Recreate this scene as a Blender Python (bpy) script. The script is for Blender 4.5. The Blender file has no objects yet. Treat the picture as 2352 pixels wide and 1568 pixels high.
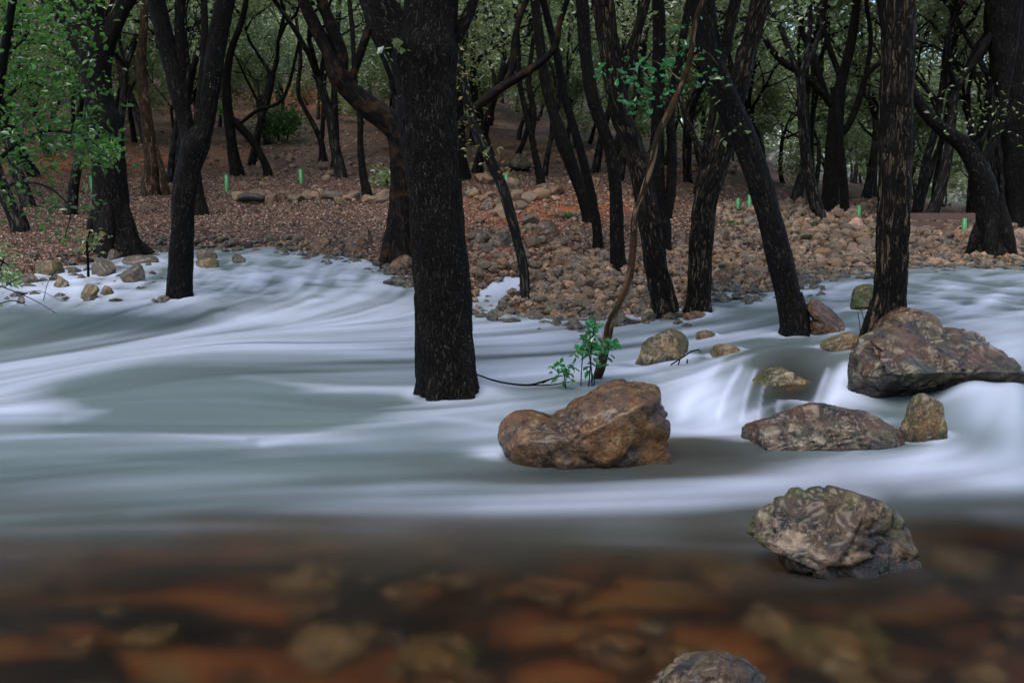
import bpy, math, random
import numpy as np
from mathutils import Vector, Matrix

R = math.radians
scene = bpy.context.scene
COL = scene.collection

# ------------------------------------------------------------------ camera
F = 2522.0                      # focal length in pixels of a 2352 x 1568 view of the photo
CAMZ = 1.2
PITCH = math.atan(304.0 / F)
cam = bpy.data.cameras.new('camera'); cam_ob = bpy.data.objects.new('camera', cam); COL.objects.link(cam_ob)
cam.sensor_width = 36.0; cam.lens = 36.0 * F / 2352.0
cam.clip_start = 0.05; cam.clip_end = 2000
cam_ob.location = (0, 0, CAMZ); cam_ob.rotation_euler = (math.pi / 2 - PITCH, 0, 0)
cam.dof.use_dof = True; cam.dof.focus_distance = 7.2; cam.dof.aperture_fstop = 9.0
scene.camera = cam_ob

# ------------------------------------------------------------------ world, sun, exposure
SUN_EL, SUN_AZ = R(64), R(205)  # veiled light falling through the open sky behind the photographer, a little to the left
world = bpy.data.worlds.new('World'); scene.world = world; world.use_nodes = True
nt = world.node_tree; nt.nodes.clear()
sky = nt.nodes.new('ShaderNodeTexSky'); sky.sky_type = 'NISHITA'; sky.sun_disc = False
sky.sun_elevation = SUN_EL; sky.sun_rotation = SUN_AZ; sky.dust_density = 3.0; sky.air_density = 1.0; sky.ozone_density = 1.5
bg = nt.nodes.new('ShaderNodeBackground'); bg.inputs['Strength'].default_value = 0.14
out = nt.nodes.new('ShaderNodeOutputWorld')
nt.links.new(sky.outputs[0], bg.inputs[0]); nt.links.new(bg.outputs[0], out.inputs[0])
sun = bpy.data.lights.new('sun', 'SUN'); sun.energy = 0.9; sun.angle = R(40); sun.color = (1.0, 0.97, 0.93)
sun_ob = bpy.data.objects.new('sun', sun); COL.objects.link(sun_ob)
sd = Vector((math.sin(SUN_AZ) * math.cos(SUN_EL), math.cos(SUN_AZ) * math.cos(SUN_EL), math.sin(SUN_EL)))
sun_ob.rotation_euler = sd.to_track_quat('Z', 'Y').to_euler(); sun_ob.location = (0, 0, 30)
scene.view_settings.view_transform = 'Standard'; scene.view_settings.look = 'None'
scene.view_settings.exposure = 1.3; scene.view_settings.gamma = 1.0
scene.cycles.use_denoising = True
scene.cycles.max_bounces = 8; scene.cycles.transparent_max_bounces = 12
scene.cycles.diffuse_bounces = 3; scene.cycles.glossy_bounces = 3; scene.cycles.transmission_bounces = 4
scene.cycles.sample_clamp_indirect = 6.0

# ------------------------------------------------------------------ noise
def _h(ix, iy, iz, seed):
    n = (ix.astype(np.int64) * 374761393 + iy.astype(np.int64) * 668265263 + iz.astype(np.int64) * 1440670441 + seed * 974634777) & 0xFFFFFFFF
    n = ((n ^ (n >> 13)) * 1274126177) & 0xFFFFFFFF
    n = ((n ^ (n >> 16)) * 2246822519) & 0xFFFFFFFF
    return ((n ^ (n >> 15)) & 0xFFFFFF) / float(0xFFFFFF)
def vnoise(p, seed=0):
    p = np.asarray(p, float); i = np.floor(p).astype(np.int64); f = p - i
    f = f * f * f * (f * (f * 6 - 15) + 10)
    x, y, z = i[..., 0], i[..., 1], i[..., 2]; fx, fy, fz = f[..., 0], f[..., 1], f[..., 2]
    def L(a, b, t): return a + (b - a) * t
    c = [[[_h(x + a, y + b, z + c_, seed) for c_ in (0, 1)] for b in (0, 1)] for a in (0, 1)]
    return L(L(L(c[0][0][0], c[1][0][0], fx), L(c[0][1][0], c[1][1][0], fx), fy),
             L(L(c[0][0][1], c[1][0][1], fx), L(c[0][1][1], c[1][1][1], fx), fy), fz)
def fbm(p, octv=4, seed=0, gain=0.5):
    p = np.asarray(p, float); s = 0; a = 1; t = 0
    for o in range(octv):
        s = s + a * (vnoise(p * (2.03 ** o) + 17.3 * o, seed + o) - 0.5); t += a; a *= gain
    return 2 * s / t            # about -1..1
def fbm2(x, y, sc, octv=4, seed=0):
    return fbm(np.stack([x * sc, y * sc, np.zeros_like(x) + seed * 3.7], -1), octv, seed)
def sstep(a, b, x):
    t = np.clip((x - a) / (b - a), 0, 1); return t * t * (3 - 2 * t)

# ------------------------------------------------------------------ view <-> world
FW = np.array([0, math.cos(PITCH), -math.sin(PITCH)]); UP = np.array([0, math.sin(PITCH), math.cos(PITCH)])
def ray(u, v): return FW + (u - 1176) / F * np.array([1.0, 0, 0]) - (v - 784) / F * UP
def P(u, v, Y):                                     # the point seen at (u, v) that stands Y metres in front
    d = ray(u, v); return np.array([0, 0, CAMZ]) + d * (Y / d[1])
def proj(x, y, z):
    dy = y * FW[1] + (z - CAMZ) * FW[2]; dz = y * UP[1] + (z - CAMZ) * UP[2]
    dy = np.maximum(dy, 0.05)
    return 1176 + F * x / dy, 784 - F * dz / dy

# ------------------------------------------------------------------ terrain and water levels
YW = np.array([0, 5, 6.5, 8, 10, 11.5, 12, 13, 15, 20.0])
WT = {-4: [0, 0, 0, .02, .15, .29, .33, .43, .60, 1.0],
      0.2: [0, 0, 0, .03, .06, .15, .25, .42, .58, 1.0],
      4: [0, 0, .08, .25, .33, .40, .42, .45, .55, .8]}
WK = sorted(WT)
def interp_cols(keys, tab, ys, kx, y):
    vals = np.stack([np.interp(y, ys, tab[k]) for k in keys], 0)
    ks = np.array(keys, float); kx = np.clip(kx, ks[0], ks[-1])
    i = np.clip(np.searchsorted(ks, kx, side='right') - 1, 0, len(ks) - 2)
    t = (kx - ks[i]) / (ks[i + 1] - ks[i]); t = t * t * (3 - 2 * t)
    a = np.take_along_axis(vals, i[None], 0)[0]; b = np.take_along_axis(vals, (i + 1)[None], 0)[0]
    return a + (b - a) * t
def Wlev(x, y):
    x = np.asarray(x, float); y = np.asarray(y, float)
    return sum(w * interp_cols(WK, WT, YW, x, np.maximum(y + o, 0)) for o, w in ((-.8, .15), (-.4, .2), (0, .3), (.4, .2), (.8, .15)))
YG = np.array([0, 8, 11, 13, 15, 18, 22, 28, 35, 45, 60, 90, 200.0])
GT = {300: [0, .1, .35, .5, .68, .95, 1.32, 2.1, 3.1, 4.8, 7.8, 14, 34],
      900: [0, .1, .3, .5, .68, .95, 1.32, 2.1, 3.15, 5.0, 7.9, 13.5, 32],
      1300: [0, .05, .15, .5, .75, 1.05, 1.42, 2.0, 2.9, 4.2, 6.2, 10, 24],
      1600: [0, .05, .13, .42, .62, .88, 1.2, 1.75, 2.35, 3.2, 4.5, 7, 16],
      1900: [0, .1, .38, .47, .58, .8, 1.05, 1.4, 1.75, 2.1, 2.6, 3.5, 9],
      2200: [0, .1, .42, .5, .58, .72, .9, 1.05, 1.1, 1.1, 1.1, 1.5, 5],
      2700: [0, .1, .42, .5, .58, .72, .9, 1.05, 1.1, 1.1, 1.1, 1.5, 5]}
GK = sorted(GT)
def Gdry(x, y):
    yy = np.maximum(y, 1.0)
    return interp_cols(GK, GT, YG, 1176 + F * x / yy, y)
EDGE_PX = [(-700, 720), (-200, 680), (0, 655), (100, 628), (200, 592), (300, 579), (450, 575), (600, 573), (740, 588), (860, 612), (950, 640),
           (1080, 722), (1250, 735), (1450, 735), (1560, 722), (1650, 682), (1760, 665), (1900, 640), (2000, 630), (2090, 622), (2200, 615), (2352, 612), (3000, 600)]
_ys = np.arange(2, 60, 0.02)
def water_hit(u, v):
    d = ray(u, v); k = _ys / d[1]; x = d[0] * k; z = CAMZ + d[2] * k
    g = z - Wlev(x, _ys); i = np.argmax(g < 0) if (g < 0).any() else len(_ys) - 1
    return x[i], _ys[i]
_e = np.array([water_hit(u, v) for u, v in EDGE_PX]); _e = _e[np.argsort(_e[:, 0])]
def yedge(x): return np.interp(x, _e[:, 0], _e[:, 1])
RIV = np.array([water_hit(u, v) for u, v in [(1250, 600), (1210, 620), (1160, 660), (1110, 690), (1095, 725)]])
def segdist(x, y, pts):
    d = np.full(np.shape(x), 1e9)
    for a, b in zip(pts[:-1], pts[1:]):
        ab = b - a; t = np.clip(((x - a[0]) * ab[0] + (y - a[1]) * ab[1]) / (ab @ ab), 0, 1)
        d = np.minimum(d, np.hypot(x - a[0] - t * ab[0], y - a[1] - t * ab[1]))
    return d
def Hgt(x, y):
    x = np.asarray(x, float); y = np.asarray(y, float)
    w = Wlev(x, y); g = Gdry(x, y)
    s = y - yedge(x) + 0.35 * fbm2(x, y, 0.9, 3, 5)
    n1 = fbm2(x, y, 0.35, 4, 11); n2 = fbm2(x, y, 2.2, 3, 12)
    dry = np.maximum(g, w + 0.04) + (0.10 * n1 + (0.035 + .10 * sstep(-2.2, -.3, x) * sstep(26, 19, y)) * n2) * sstep(0, 3, s) * np.clip(y / 20, .5, 2.5)
    dry = dry - 0.16 * np.exp(-(segdist(x, y, RIV) / 0.28) ** 2)
    near = sstep(6.0, 4.0, y)
    depth = (0.42 - 0.20 * near) * (1 - np.exp(np.minimum(s, 0) / 0.9)) + (0.05 + 0.05 * near) * fbm2(x, y, 1.6, 3, 21)
    wet = w - 0.02 - np.maximum(depth, 0.03)
    h = np.where(s < 0, wet, w - 0.03 + (dry - w + 0.03) * sstep(0, 0.55, s))
    return h + 0.5 * sstep(1.2, -1.5, y)
def ground_hit(u, v, water=True):
    d = ray(u, v); ys = np.arange(1.5, 160, 0.03); k = ys / d[1]; x = d[0] * k; z = CAMZ + d[2] * k
    s = Hgt(x, ys)
    if water: s = np.where(ys < 17, np.maximum(s, Wlev(x, ys)), s)
    g = z - s; i = int(np.argmax(g < 0)) if (g < 0).any() else len(ys) - 1
    return x[i], ys[i], s[i]
def surf(x, y):
    a = float(Hgt(np.array([x]), np.array([y]))[0])
    return a

# ------------------------------------------------------------------ mesh helpers
def mesh_np(name, V, faces, smooth=True, attrs=None):
    V = np.asarray(V, np.float32); faces = [np.asarray(f, np.int32) for f in faces if len(f)]
    me = bpy.data.meshes.new(name); me.vertices.add(len(V)); me.vertices.foreach_set('co', V.ravel())
    nl = sum(f.size for f in faces); npoly = sum(len(f) for f in faces)
    me.loops.add(nl); me.polygons.add(npoly)
    me.loops.foreach_set('vertex_index', np.concatenate([f.ravel() for f in faces]))
    ls = []; o = 0
    for f in faces:
        ls.append(o + np.arange(len(f)) * f.shape[1]); o += f.size
    me.polygons.foreach_set('loop_start', np.concatenate(ls).astype(np.int32))
    me.polygons.foreach_set('use_smooth', np.full(npoly, smooth))
    for k, (typ, arr) in (attrs or {}).items():
        a = me.attributes.new(k, typ, 'POINT')
        a.data.foreach_set('vector' if typ == 'FLOAT_VECTOR' else 'value', np.asarray(arr, np.float32).ravel())
    me.update(calc_edges=True); me.validate()
    return me
def obj(name, me, mat=None, parent=None):
    o = bpy.data.objects.new(name, me); COL.objects.link(o)
    if mat and len(me.materials) == 0: me.materials.append(mat)
    if parent: o.parent = parent
    return o
def tag(o, label=None, cat=None, group=None, kind=None):
    for k, v in (('label', label), ('category', cat), ('group', group), ('kind', kind)):
        if v: o[k] = v
    return o
def empty(name, loc):
    o = bpy.data.objects.new(name, None); COL.objects.link(o); o.location = loc; o.empty_display_size = 0.2
    return o
def copy_tree(o):
    c = o.copy(); COL.objects.link(c)
    for ch in o.children:
        d = ch.copy(); COL.objects.link(d); d.parent = c
    return c
def grid_mesh(name, X, Y, Z, attrs=None, keep=None):
    n, m = X.shape; idx = np.arange(n * m).reshape(n, m)
    q = np.stack([idx[:-1, :-1], idx[:-1, 1:], idx[1:, 1:], idx[1:, :-1]], -1).reshape(-1, 4)
    if keep is not None: q = q[keep.ravel()[q].any(1)]
    return mesh_np(name, np.stack([X, Y, Z], -1).reshape(-1, 3), [q], True, attrs)

# ------------------------------------------------------------------ node helpers
class NT:
    def __init__(s, name):
        s.m = bpy.data.materials.new(name); s.m.use_nodes = True; s.t = s.m.node_tree; s.t.nodes.clear()
        s.o = s.n('ShaderNodeOutputMaterial')
    def n(s, typ, **kw):
        n = s.t.nodes.new(typ)
        for k, v in kw.items(): setattr(n, k, v)
        return n
    def l(s, a, b): s.t.links.new(a, b)
    def set(s, sock, v):
        if isinstance(v, bpy.types.NodeSocket): s.l(v, sock)
        elif isinstance(v, tuple) and len(v) == 3 and sock.type == 'RGBA': sock.default_value = (*v, 1)
        else: sock.default_value = v
    def noise(s, vec, scale, detail=4, rough=.55, dist=0.0):
        n = s.n('ShaderNodeTexNoise'); s.l(vec, n.inputs['Vector'])
        n.inputs['Scale'].default_value = scale; n.inputs['Detail'].default_value = detail
        n.inputs['Roughness'].default_value = rough; n.inputs['Distortion'].default_value = dist
        return n.outputs['Fac']
    def voro(s, vec, scale, feature='F1', out='Distance'):
        n = s.n('ShaderNodeTexVoronoi', feature=feature); s.l(vec, n.inputs['Vector']); n.inputs['Scale'].default_value = scale
        return n.outputs[out]
    def ramp(s, fac, stops):
        n = s.n('ShaderNodeValToRGB'); s.l(fac, n.inputs[0]); e = n.color_ramp.elements
        while len(e) < len(stops): e.new(0.5)
        for el, (p, c) in zip(e, stops): el.position = p; el.color = (*c, 1) if isinstance(c, tuple) else (c, c, c, 1)
        return n.outputs[0]
    def mixc(s, fac, a, b, mode='MIX'):
        n = s.n('ShaderNodeMix', data_type='RGBA', blend_type=mode)
        s.set(n.inputs[0], fac); s.set(n.inputs[6], a); s.set(n.inputs[7], b); return n.outputs[2]
    def math(s, op, a, b=0.0, clamp=False):
        n = s.n('ShaderNodeMath', operation=op, use_clamp=clamp); s.set(n.inputs[0], a); s.set(n.inputs[1], b); return n.outputs[0]
    def mapping(s, vec, scale=(1, 1, 1), loc=(0, 0, 0)):
        n = s.n('ShaderNodeMapping'); s.l(vec, n.inputs[0]); n.inputs['Scale'].default_value = scale; n.inputs['Location'].default_value = loc
        return n.outputs[0]
    def attr(s, name, o='Fac'): return s.n('ShaderNodeAttribute', attribute_name=name).outputs[o]
    def bump(s, h, strength=.5, dist=.02, normal=None):
        n = s.n('ShaderNodeBump'); n.inputs['Strength'].default_value = strength; n.inputs['Distance'].default_value = dist
        s.l(h, n.inputs['Height'])
        if normal: s.l(normal, n.inputs['Normal'])
        return n.outputs[0]
    def pbr(s, col, rough=.6, spec=.5, normal=None, **kw):
        n = s.n('ShaderNodeBsdfPrincipled'); s.set(n.inputs['Base Color'], col); s.set(n.inputs['Roughness'], rough)
        s.set(n.inputs['Specular IOR Level'], spec)
        if normal: s.l(normal, n.inputs['Normal'])
        for k, v in kw.items(): s.set(n.inputs[k.replace('_', ' ')], v)
        return n.outputs[0]
    def mixs(s, fac, a, b):
        n = s.n('ShaderNodeMixShader'); s.set(n.inputs[0], fac); s.l(a, n.inputs[1]); s.l(b, n.inputs[2]); return n.outputs[0]
    def done(s, sh): s.l(sh, s.o.inputs[0]); return s.m

# ------------------------------------------------------------------ materials
def ground_mat():
    t = NT('leaf_strewn_earth'); g = t.n('ShaderNodeNewGeometry').outputs['Position']
    big = t.noise(g, 0.5, 4); mid = t.noise(g, 6, 5, .65); fine = t.noise(g, 34, 3, .7); fl = t.voro(g, 26, 'F1', 'Color')
    earth = t.ramp(mid, [(.3, (.012, .006, .004)), (.5, (.050, .022, .016)), (.72, (.10, .050, .038))])
    earth = t.mixc(t.ramp(fine, [(.55, 0.0), (.68, .9)]), earth, (.24, .13, .09))
    earth = t.mixc(t.ramp(big, [(.40, .75), (.6, 0.0)]), earth, (.016, .009, .008))
    earth = t.mixc(t.math('MULTIPLY', t.attr('stony'), .75), earth, (.012, .009, .007))
    sep = t.n('ShaderNodeSeparateColor'); t.l(fl, sep.inputs[0])
    earth = t.mixc(t.ramp(sep.outputs[0], [(.78, 0.0), (.82, .85)]), earth, (.21, .12, .07))
    earth = t.mixc(t.ramp(sep.outputs[1], [(.9, 0.0), (.93, .9)]), earth, (.36, .28, .22))
    earth = t.mixc(t.ramp(sep.outputs[2], [(.7, 0.0), (.75, .8)]), earth, (.012, .010, .010))
    red = t.math('MULTIPLY', t.attr('red'), t.ramp(t.noise(g, 2.5, 4), [(.35, .2), (.6, 1.0)]))
    earth = t.mixc(red, earth, t.mixc(mid, (.10, .026, .010), (.30, .095, .03)))
    # the stream bed: silt and drowned stones in soft browns
    b1 = t.noise(t.mapping(g, (.75, 1.1, 1)), 2.6, 3, .5, .6); b2 = t.noise(t.mapping(g, (.75, 1.1, 1)), 5.5, 2, .5, .4)
    bed = t.ramp(b1, [(.36, (.001, .0008, .0008)), (.46, (.016, .008, .004)), (.55, (.125, .042, .010)), (.65, (.095, .070, .034)), (.8, (.15, .06, .018))])
    bed = t.mixc(t.ramp(b2, [(.45, 0.0), (.62, .92)]), bed, (.004, .003, .003))
    bed = t.mixc(t.math('MULTIPLY', t.math('MULTIPLY', t.attr('silt'), .85), t.ramp(b1, [(.35, 1.0), (.7, .55)])), bed, (.0035, .003, .003))
    col = t.mixc(t.attr('bed'), earth, bed)
    h = t.math('ADD', t.math('MULTIPLY', fine, .5), t.math('MULTIPLY', mid, 1.0))
    nb = t.bump(h, .8, .05)
    rgh = t.ramp(fine, [(.35, .28), (.6, .7)])
    return t.done(t.pbr(col, rgh, .14, nb))
def bark_mat(name, dark, light, flecks=0.0, ridge=.55, warm=(.10, .05, .02), warmth=0.0, fine=1.0):
    t = NT(name); v = t.attr('bk', 'Vector')
    m1 = t.mapping(v, (1, 1, .20 if fine < 1.3 else .34)); r1 = t.noise(m1, 30 * fine, 3, .55, .8); r2 = t.noise(t.mapping(v, (1, 1, .35)), 95, 4, .65)
    big = t.noise(v, 4, 3)
    rdg = t.math('SUBTRACT', 1.0, t.math('MULTIPLY', t.math('ABSOLUTE', t.math('SUBTRACT', r1, .5)), 5.0), True)   # narrow cracks
    hgt = t.math('ADD', t.math('SUBTRACT', t.math('MULTIPLY', r1, .9), t.math('MULTIPLY', rdg, .45)), t.math('MULTIPLY', r2, .4))
    col = t.ramp(t.math('ADD', hgt, t.math('MULTIPLY', t.math('SUBTRACT', big, .5), .5)), [(.30, dark), (.45, tuple(a * .75 + b * .25 for a, b in zip(dark, light))), (.64, light)])
    if warmth: col = t.mixc(t.math('MULTIPLY', t.ramp(t.noise(v, 6, 4, .6, .4), [(.5, 0.0), (.68, 1.0)]), warmth), col, warm)
    if flecks:
        f = t.voro(t.mapping(v, (1, 1, .7)), 42, 'F1', 'Distance'); pat = t.noise(v, 3.2, 3, .6)
        k = t.math('MULTIPLY', t.ramp(f, [(.10, 1.0), (.2, 0.0)]), t.ramp(pat, [(.57, 0.0), (.66, 1.0)]))
        col = t.mixc(t.math('MULTIPLY', k, flecks), col, (.34, .37, .30))
    nb = t.bump(hgt, ridge, .03)
    return t.done(t.pbr(col, t.ramp(r1, [(.35, .45), (.7, .75)]), .06, nb))
def leaf_mat(name, c1, c2, c3, rough=.30, trans=.35, per_object=.0, spec=.8, tcol=(.26, .36, .09), c4=None):
    t = NT(name); g = t.n('ShaderNodeNewGeometry'); rnd = g.outputs['Random Per Island']
    col = t.ramp(rnd, [(.0, c1), (.45, c2), (.86, c3), (.9, c4 or c3)])  # c4 puts a pale wet glint into the colour of some leaves
    if per_object:
        oi = t.n('ShaderNodeObjectInfo').outputs['Random']
        hsv = t.n('ShaderNodeHueSaturation'); t.l(col, hsv.inputs['Color'])
        t.l(t.math('ADD', t.math('MULTIPLY', oi, .06), .47), hsv.inputs['Hue'])
        t.l(t.math('ADD', t.math('MULTIPLY', oi, per_object), 1 - per_object / 2), hsv.inputs['Value']); col = hsv.outputs[0]
    tr = t.n('ShaderNodeBsdfTranslucent'); t.set(tr.inputs['Color'], t.mixc(.5, col, tcol))
    return t.done(t.mixs(trans, t.pbr(col, rough, spec), tr.outputs[0]))
def rock_mat(name, base, dark, pale, lichen=.4, moss=0.0, seed=0.0, wet=.3, scale=1.0, rnd=None, ochre=(.20, .10, .035), ochre_amt=.4, speck=.3, wetline=None, lsc=22, lsoft=.045):
    t = NT(name)
    tc = t.n('ShaderNodeTexCoord').outputs['Object']; v = t.mapping(tc, (scale,) * 3, (seed, seed * .7, -seed))
    big = t.noise(v, 5.5, 5, .6, .5); mid = t.noise(v, 17, 7, .68, .4); fine = t.noise(v, 85, 4, .7)
    if rnd:
        r = t.n('ShaderNodeObjectInfo').outputs['Random'] if rnd == 'object' else t.n('ShaderNodeNewGeometry').outputs['Random Per Island']
        b = t.ramp(r, [(.0, tuple(x * .3 for x in base)), (.22, base), (.4, tuple(x * .55 for x in base)), (.55, ochre), (.7, (base[0] * 1.6, base[1] * 1.55, base[2] * 1.5)), (.85, (base[2] * .9, base[2] * .85, base[2] * .8)), (1.0, (.42, .24, .15))])
    else: b = base
    col = t.mixc(t.ramp(mid, [(.36, 1.0), (.54, 0.0)]), b, dark)
    col = t.mixc(t.math('MULTIPLY', t.ramp(big, [(.46, 0.0), (.6, 1.0)]), ochre_amt), col, ochre)
    lk = t.math('MULTIPLY', t.ramp(t.noise(v, lsc, 7, .70, .6), [(.515, 0.0), (.515 + lsoft, 1.0)]), t.ramp(t.noise(v, 6, 2), [(.38, .12), (.6, 1.0)]))
    col = t.mixc(t.math('MULTIPLY', lk, lichen), col, pale)
    col = t.mixc(t.math('MULTIPLY', t.ramp(fine, [(.56, 0.0), (.66, 1.0)]), speck), col, pale)
    col = t.mixc(t.ramp(fine, [(.33, .75), (.45, 0.0)]), col, dark)
    if moss:
        nz = t.n('ShaderNodeSeparateXYZ'); t.l(t.n('ShaderNodeNewGeometry').outputs['Normal'], nz.inputs[0])
        col = t.mixc(t.math('MULTIPLY', t.ramp(t.noise(v, 5, 5, .65), [(.48, 0.0), (.6, 1.0)]), moss), col, (.045, .06, .010))
    crack = t.voro(t.mapping(v, (1, 1, 1.6)), 3.2, 'DISTANCE_TO_EDGE', 'Distance')
    ck = t.ramp(crack, [(.0, 0.0), (.035, 1.0)])
    ckm = t.math('MAXIMUM', ck, t.ramp(t.noise(v, 2.1, 2), [(.45, 1.0), (.6, 0.0)]))
    col = t.mixc(ckm, dark, col)
    h = t.math('ADD', t.math('ADD', t.math('MULTIPLY', mid, .9), t.math('MULTIPLY', fine, .35)), t.math('MULTIPLY', ckm, .5))
    nb = t.bump(h, .9, .03 / scale ** .5)
    if not rnd: col = t.mixc(t.ramp(t.n('ShaderNodeNewGeometry').outputs['Pointiness'], [(.44, .9), (.495, 0.0)]), col, dark)  # occlusion-like shade put into the colour: hollows and crevices go dark
    rgh = t.ramp(mid, [(.35, wet), (.62, min(.75, wet + .35))])
    if wetline is not None:                              # soaked stone is darker and shinier along the water
        oz = t.n('ShaderNodeSeparateXYZ'); t.l(tc, oz.inputs[0]); k = t.math('ADD', oz.outputs[2], t.math('MULTIPLY', t.math('SUBTRACT', big, .5), .16))
        wl = t.ramp(t.math('ADD', k, .5 - wetline), [(.46, 1.0), (.53, 0.0)]); col = t.mixc(t.math('MULTIPLY', wl, .88), col, t.mixc(.5, dark, col, 'MULTIPLY')); rgh = t.math('SUBTRACT', rgh, t.math('MULTIPLY', wl, .14), True)
    return t.done(t.pbr(col, rgh, .3, nb, Coat_Weight=0.0 if rnd else .22, Coat_Roughness=.10))
def plain_mat(name, col, rough=.6, nscale=20, var=.3, trans=0.0):
    t = NT(name); tc = t.n('ShaderNodeTexCoord').outputs['Object']; n = t.noise(tc, nscale, 4)
    c = t.mixc(n, tuple(x * (1 - var) for x in col), tuple(min(1, x * (1 + var)) for x in col))
    sh = t.pbr(c, rough, .4, t.bump(n, .3, .01))
    return t.done(sh)
def water_mat():
    t = NT('stream_water'); foam = t.attr('foam'); murk = t.attr('murk'); warm = t.attr('warm')
    murkc = t.mixc(warm, (.084, .114, .116), (.060, .050, .034))
    col = t.mixc(foam, murkc, (.50, .545, .68))
    milky = t.pbr(col, .42, .35)
    tr = t.n('ShaderNodeBsdfTransparent'); t.set(tr.inputs[0], (.85, .74, .58))
    rf = t.n('ShaderNodeBsdfRefraction'); t.set(rf.inputs[0], (.88, .78, .62)); rf.inputs['Roughness'].default_value = .43; rf.inputs['IOR'].default_value = 1.25
    gl = t.n('ShaderNodeBsdfGlossy'); gl.inputs['Roughness'].default_value = .22
    fr = t.n('ShaderNodeFresnel'); fr.inputs['IOR'].default_value = 1.33
    clear = t.mixs(1.0, tr.outputs[0], rf.outputs[0])
    clear = t.mixs(t.math('MULTIPLY', fr.outputs[0], .3), clear, gl.outputs[0])
    op = t.math('SUBTRACT', 1.0, t.math('MULTIPLY', t.math('SUBTRACT', 1.0, murk, True), t.math('SUBTRACT', 1.0, foam, True)), True)
    return t.done(t.mixs(op, clear, milky))

M_GROUND = ground_mat(); M_WATER = water_mat()
M_BARK_DARK = bark_mat('wet_dark_bark', (.003, .0028, .0026), (.022, .019, .015), flecks=.6, fine=1.4, ridge=.8)
M_BARK_FLECK = bark_mat('lichen_flecked_bark', (.0035, .003, .0026), (.034, .029, .022), flecks=1.0, fine=1.9, ridge=1.0)
M_BARK_RIDGE = bark_mat('ridged_brown_bark', (.003, .0027, .0024), (.070, .054, .035), flecks=.4, ridge=.9, fine=1.25)
M_BARK_WARM = bark_mat('rusty_dark_bark', (.003, .0025, .0025), (.016, .013, .011), warmth=.3)
M_BARK_PALE = bark_mat('pale_brown_bark', (.014, .010, .006), (.125, .080, .046), warmth=.3, ridge=.3)
M_BARK_BG = bark_mat('forest_bark', (.005, .005, .0045), (.055, .050, .042), ridge=.4)
M_LEAF_A = leaf_mat('holm_oak_leaves', (.055, .100, .030), (.13, .19, .068), (.23, .31, .14), per_object=.5, trans=.5, c4=(.50, .56, .44), spec=1.0)
M_LEAF_B = leaf_mat('pale_oak_leaves', (.085, .125, .052), (.18, .235, .11), (.30, .36, .21), per_object=.5, trans=.5, c4=(.58, .63, .53), spec=1.0)
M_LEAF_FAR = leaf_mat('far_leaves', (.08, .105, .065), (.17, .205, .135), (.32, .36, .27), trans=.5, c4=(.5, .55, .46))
M_LEAF_FRESH = leaf_mat('fresh_green_leaves', (.008, .034, .003), (.018, .080, .006), (.060, .17, .018), rough=.3, trans=.45, tcol=(.08, .22, .02))
M_LEAF_SHRUB = leaf_mat('glossy_shrub_leaves', (.006, .060, .014), (.014, .125, .028), (.035, .21, .055), rough=.28, trans=.35, tcol=(.06, .28, .06))
M_LEAF_BROWN = leaf_mat('withered_leaves', (.05, .07, .015), (.11, .12, .025), (.24, .15, .03))
M_LITTER = leaf_mat('fallen_leaves', (.018, .007, .005), (.080, .034, .024), (.34, .22, .16), rough=.25, trans=.1, spec=.35)
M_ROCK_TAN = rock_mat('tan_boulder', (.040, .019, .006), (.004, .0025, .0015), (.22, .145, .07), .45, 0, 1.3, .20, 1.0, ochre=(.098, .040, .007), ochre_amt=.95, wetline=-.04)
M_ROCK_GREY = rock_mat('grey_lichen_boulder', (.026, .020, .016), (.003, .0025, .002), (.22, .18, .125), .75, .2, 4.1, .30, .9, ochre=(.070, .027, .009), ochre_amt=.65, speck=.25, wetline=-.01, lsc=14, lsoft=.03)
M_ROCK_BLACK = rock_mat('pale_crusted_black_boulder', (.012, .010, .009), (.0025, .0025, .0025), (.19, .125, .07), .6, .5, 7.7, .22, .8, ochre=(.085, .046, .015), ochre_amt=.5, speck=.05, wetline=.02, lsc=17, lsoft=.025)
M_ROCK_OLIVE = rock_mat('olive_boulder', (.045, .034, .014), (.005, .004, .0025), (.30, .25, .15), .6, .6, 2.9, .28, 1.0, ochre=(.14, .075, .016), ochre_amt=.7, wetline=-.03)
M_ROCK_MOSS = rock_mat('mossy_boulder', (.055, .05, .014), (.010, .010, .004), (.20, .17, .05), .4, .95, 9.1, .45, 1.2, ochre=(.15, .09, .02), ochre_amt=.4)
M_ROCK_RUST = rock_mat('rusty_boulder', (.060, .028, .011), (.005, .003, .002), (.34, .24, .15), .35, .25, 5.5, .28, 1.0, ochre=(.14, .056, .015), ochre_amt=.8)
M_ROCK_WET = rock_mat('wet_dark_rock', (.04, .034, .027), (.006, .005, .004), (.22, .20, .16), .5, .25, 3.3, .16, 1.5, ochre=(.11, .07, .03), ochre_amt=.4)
M_ROCK_RUBBLE = rock_mat('loose_limestone', (.17, .118, .074), (.010, .007, .005), (.52, .44, .33), .6, 0, 2.2, .33, 1.8, rnd='object')
M_ROCK_STUFF = rock_mat('loose_limestone_small', (.135, .095, .062), (.008, .006, .005), (.46, .39, .30), .5, 0, 6.2, .35, 2.4, rnd='island')
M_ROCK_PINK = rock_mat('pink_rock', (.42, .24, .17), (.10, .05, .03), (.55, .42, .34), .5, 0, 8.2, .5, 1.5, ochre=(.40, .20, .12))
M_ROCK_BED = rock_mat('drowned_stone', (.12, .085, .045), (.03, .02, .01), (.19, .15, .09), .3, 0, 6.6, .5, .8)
M_TUBE = plain_mat('green_plastic', (.035, .19, .065), .4, 6, .2)
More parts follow.
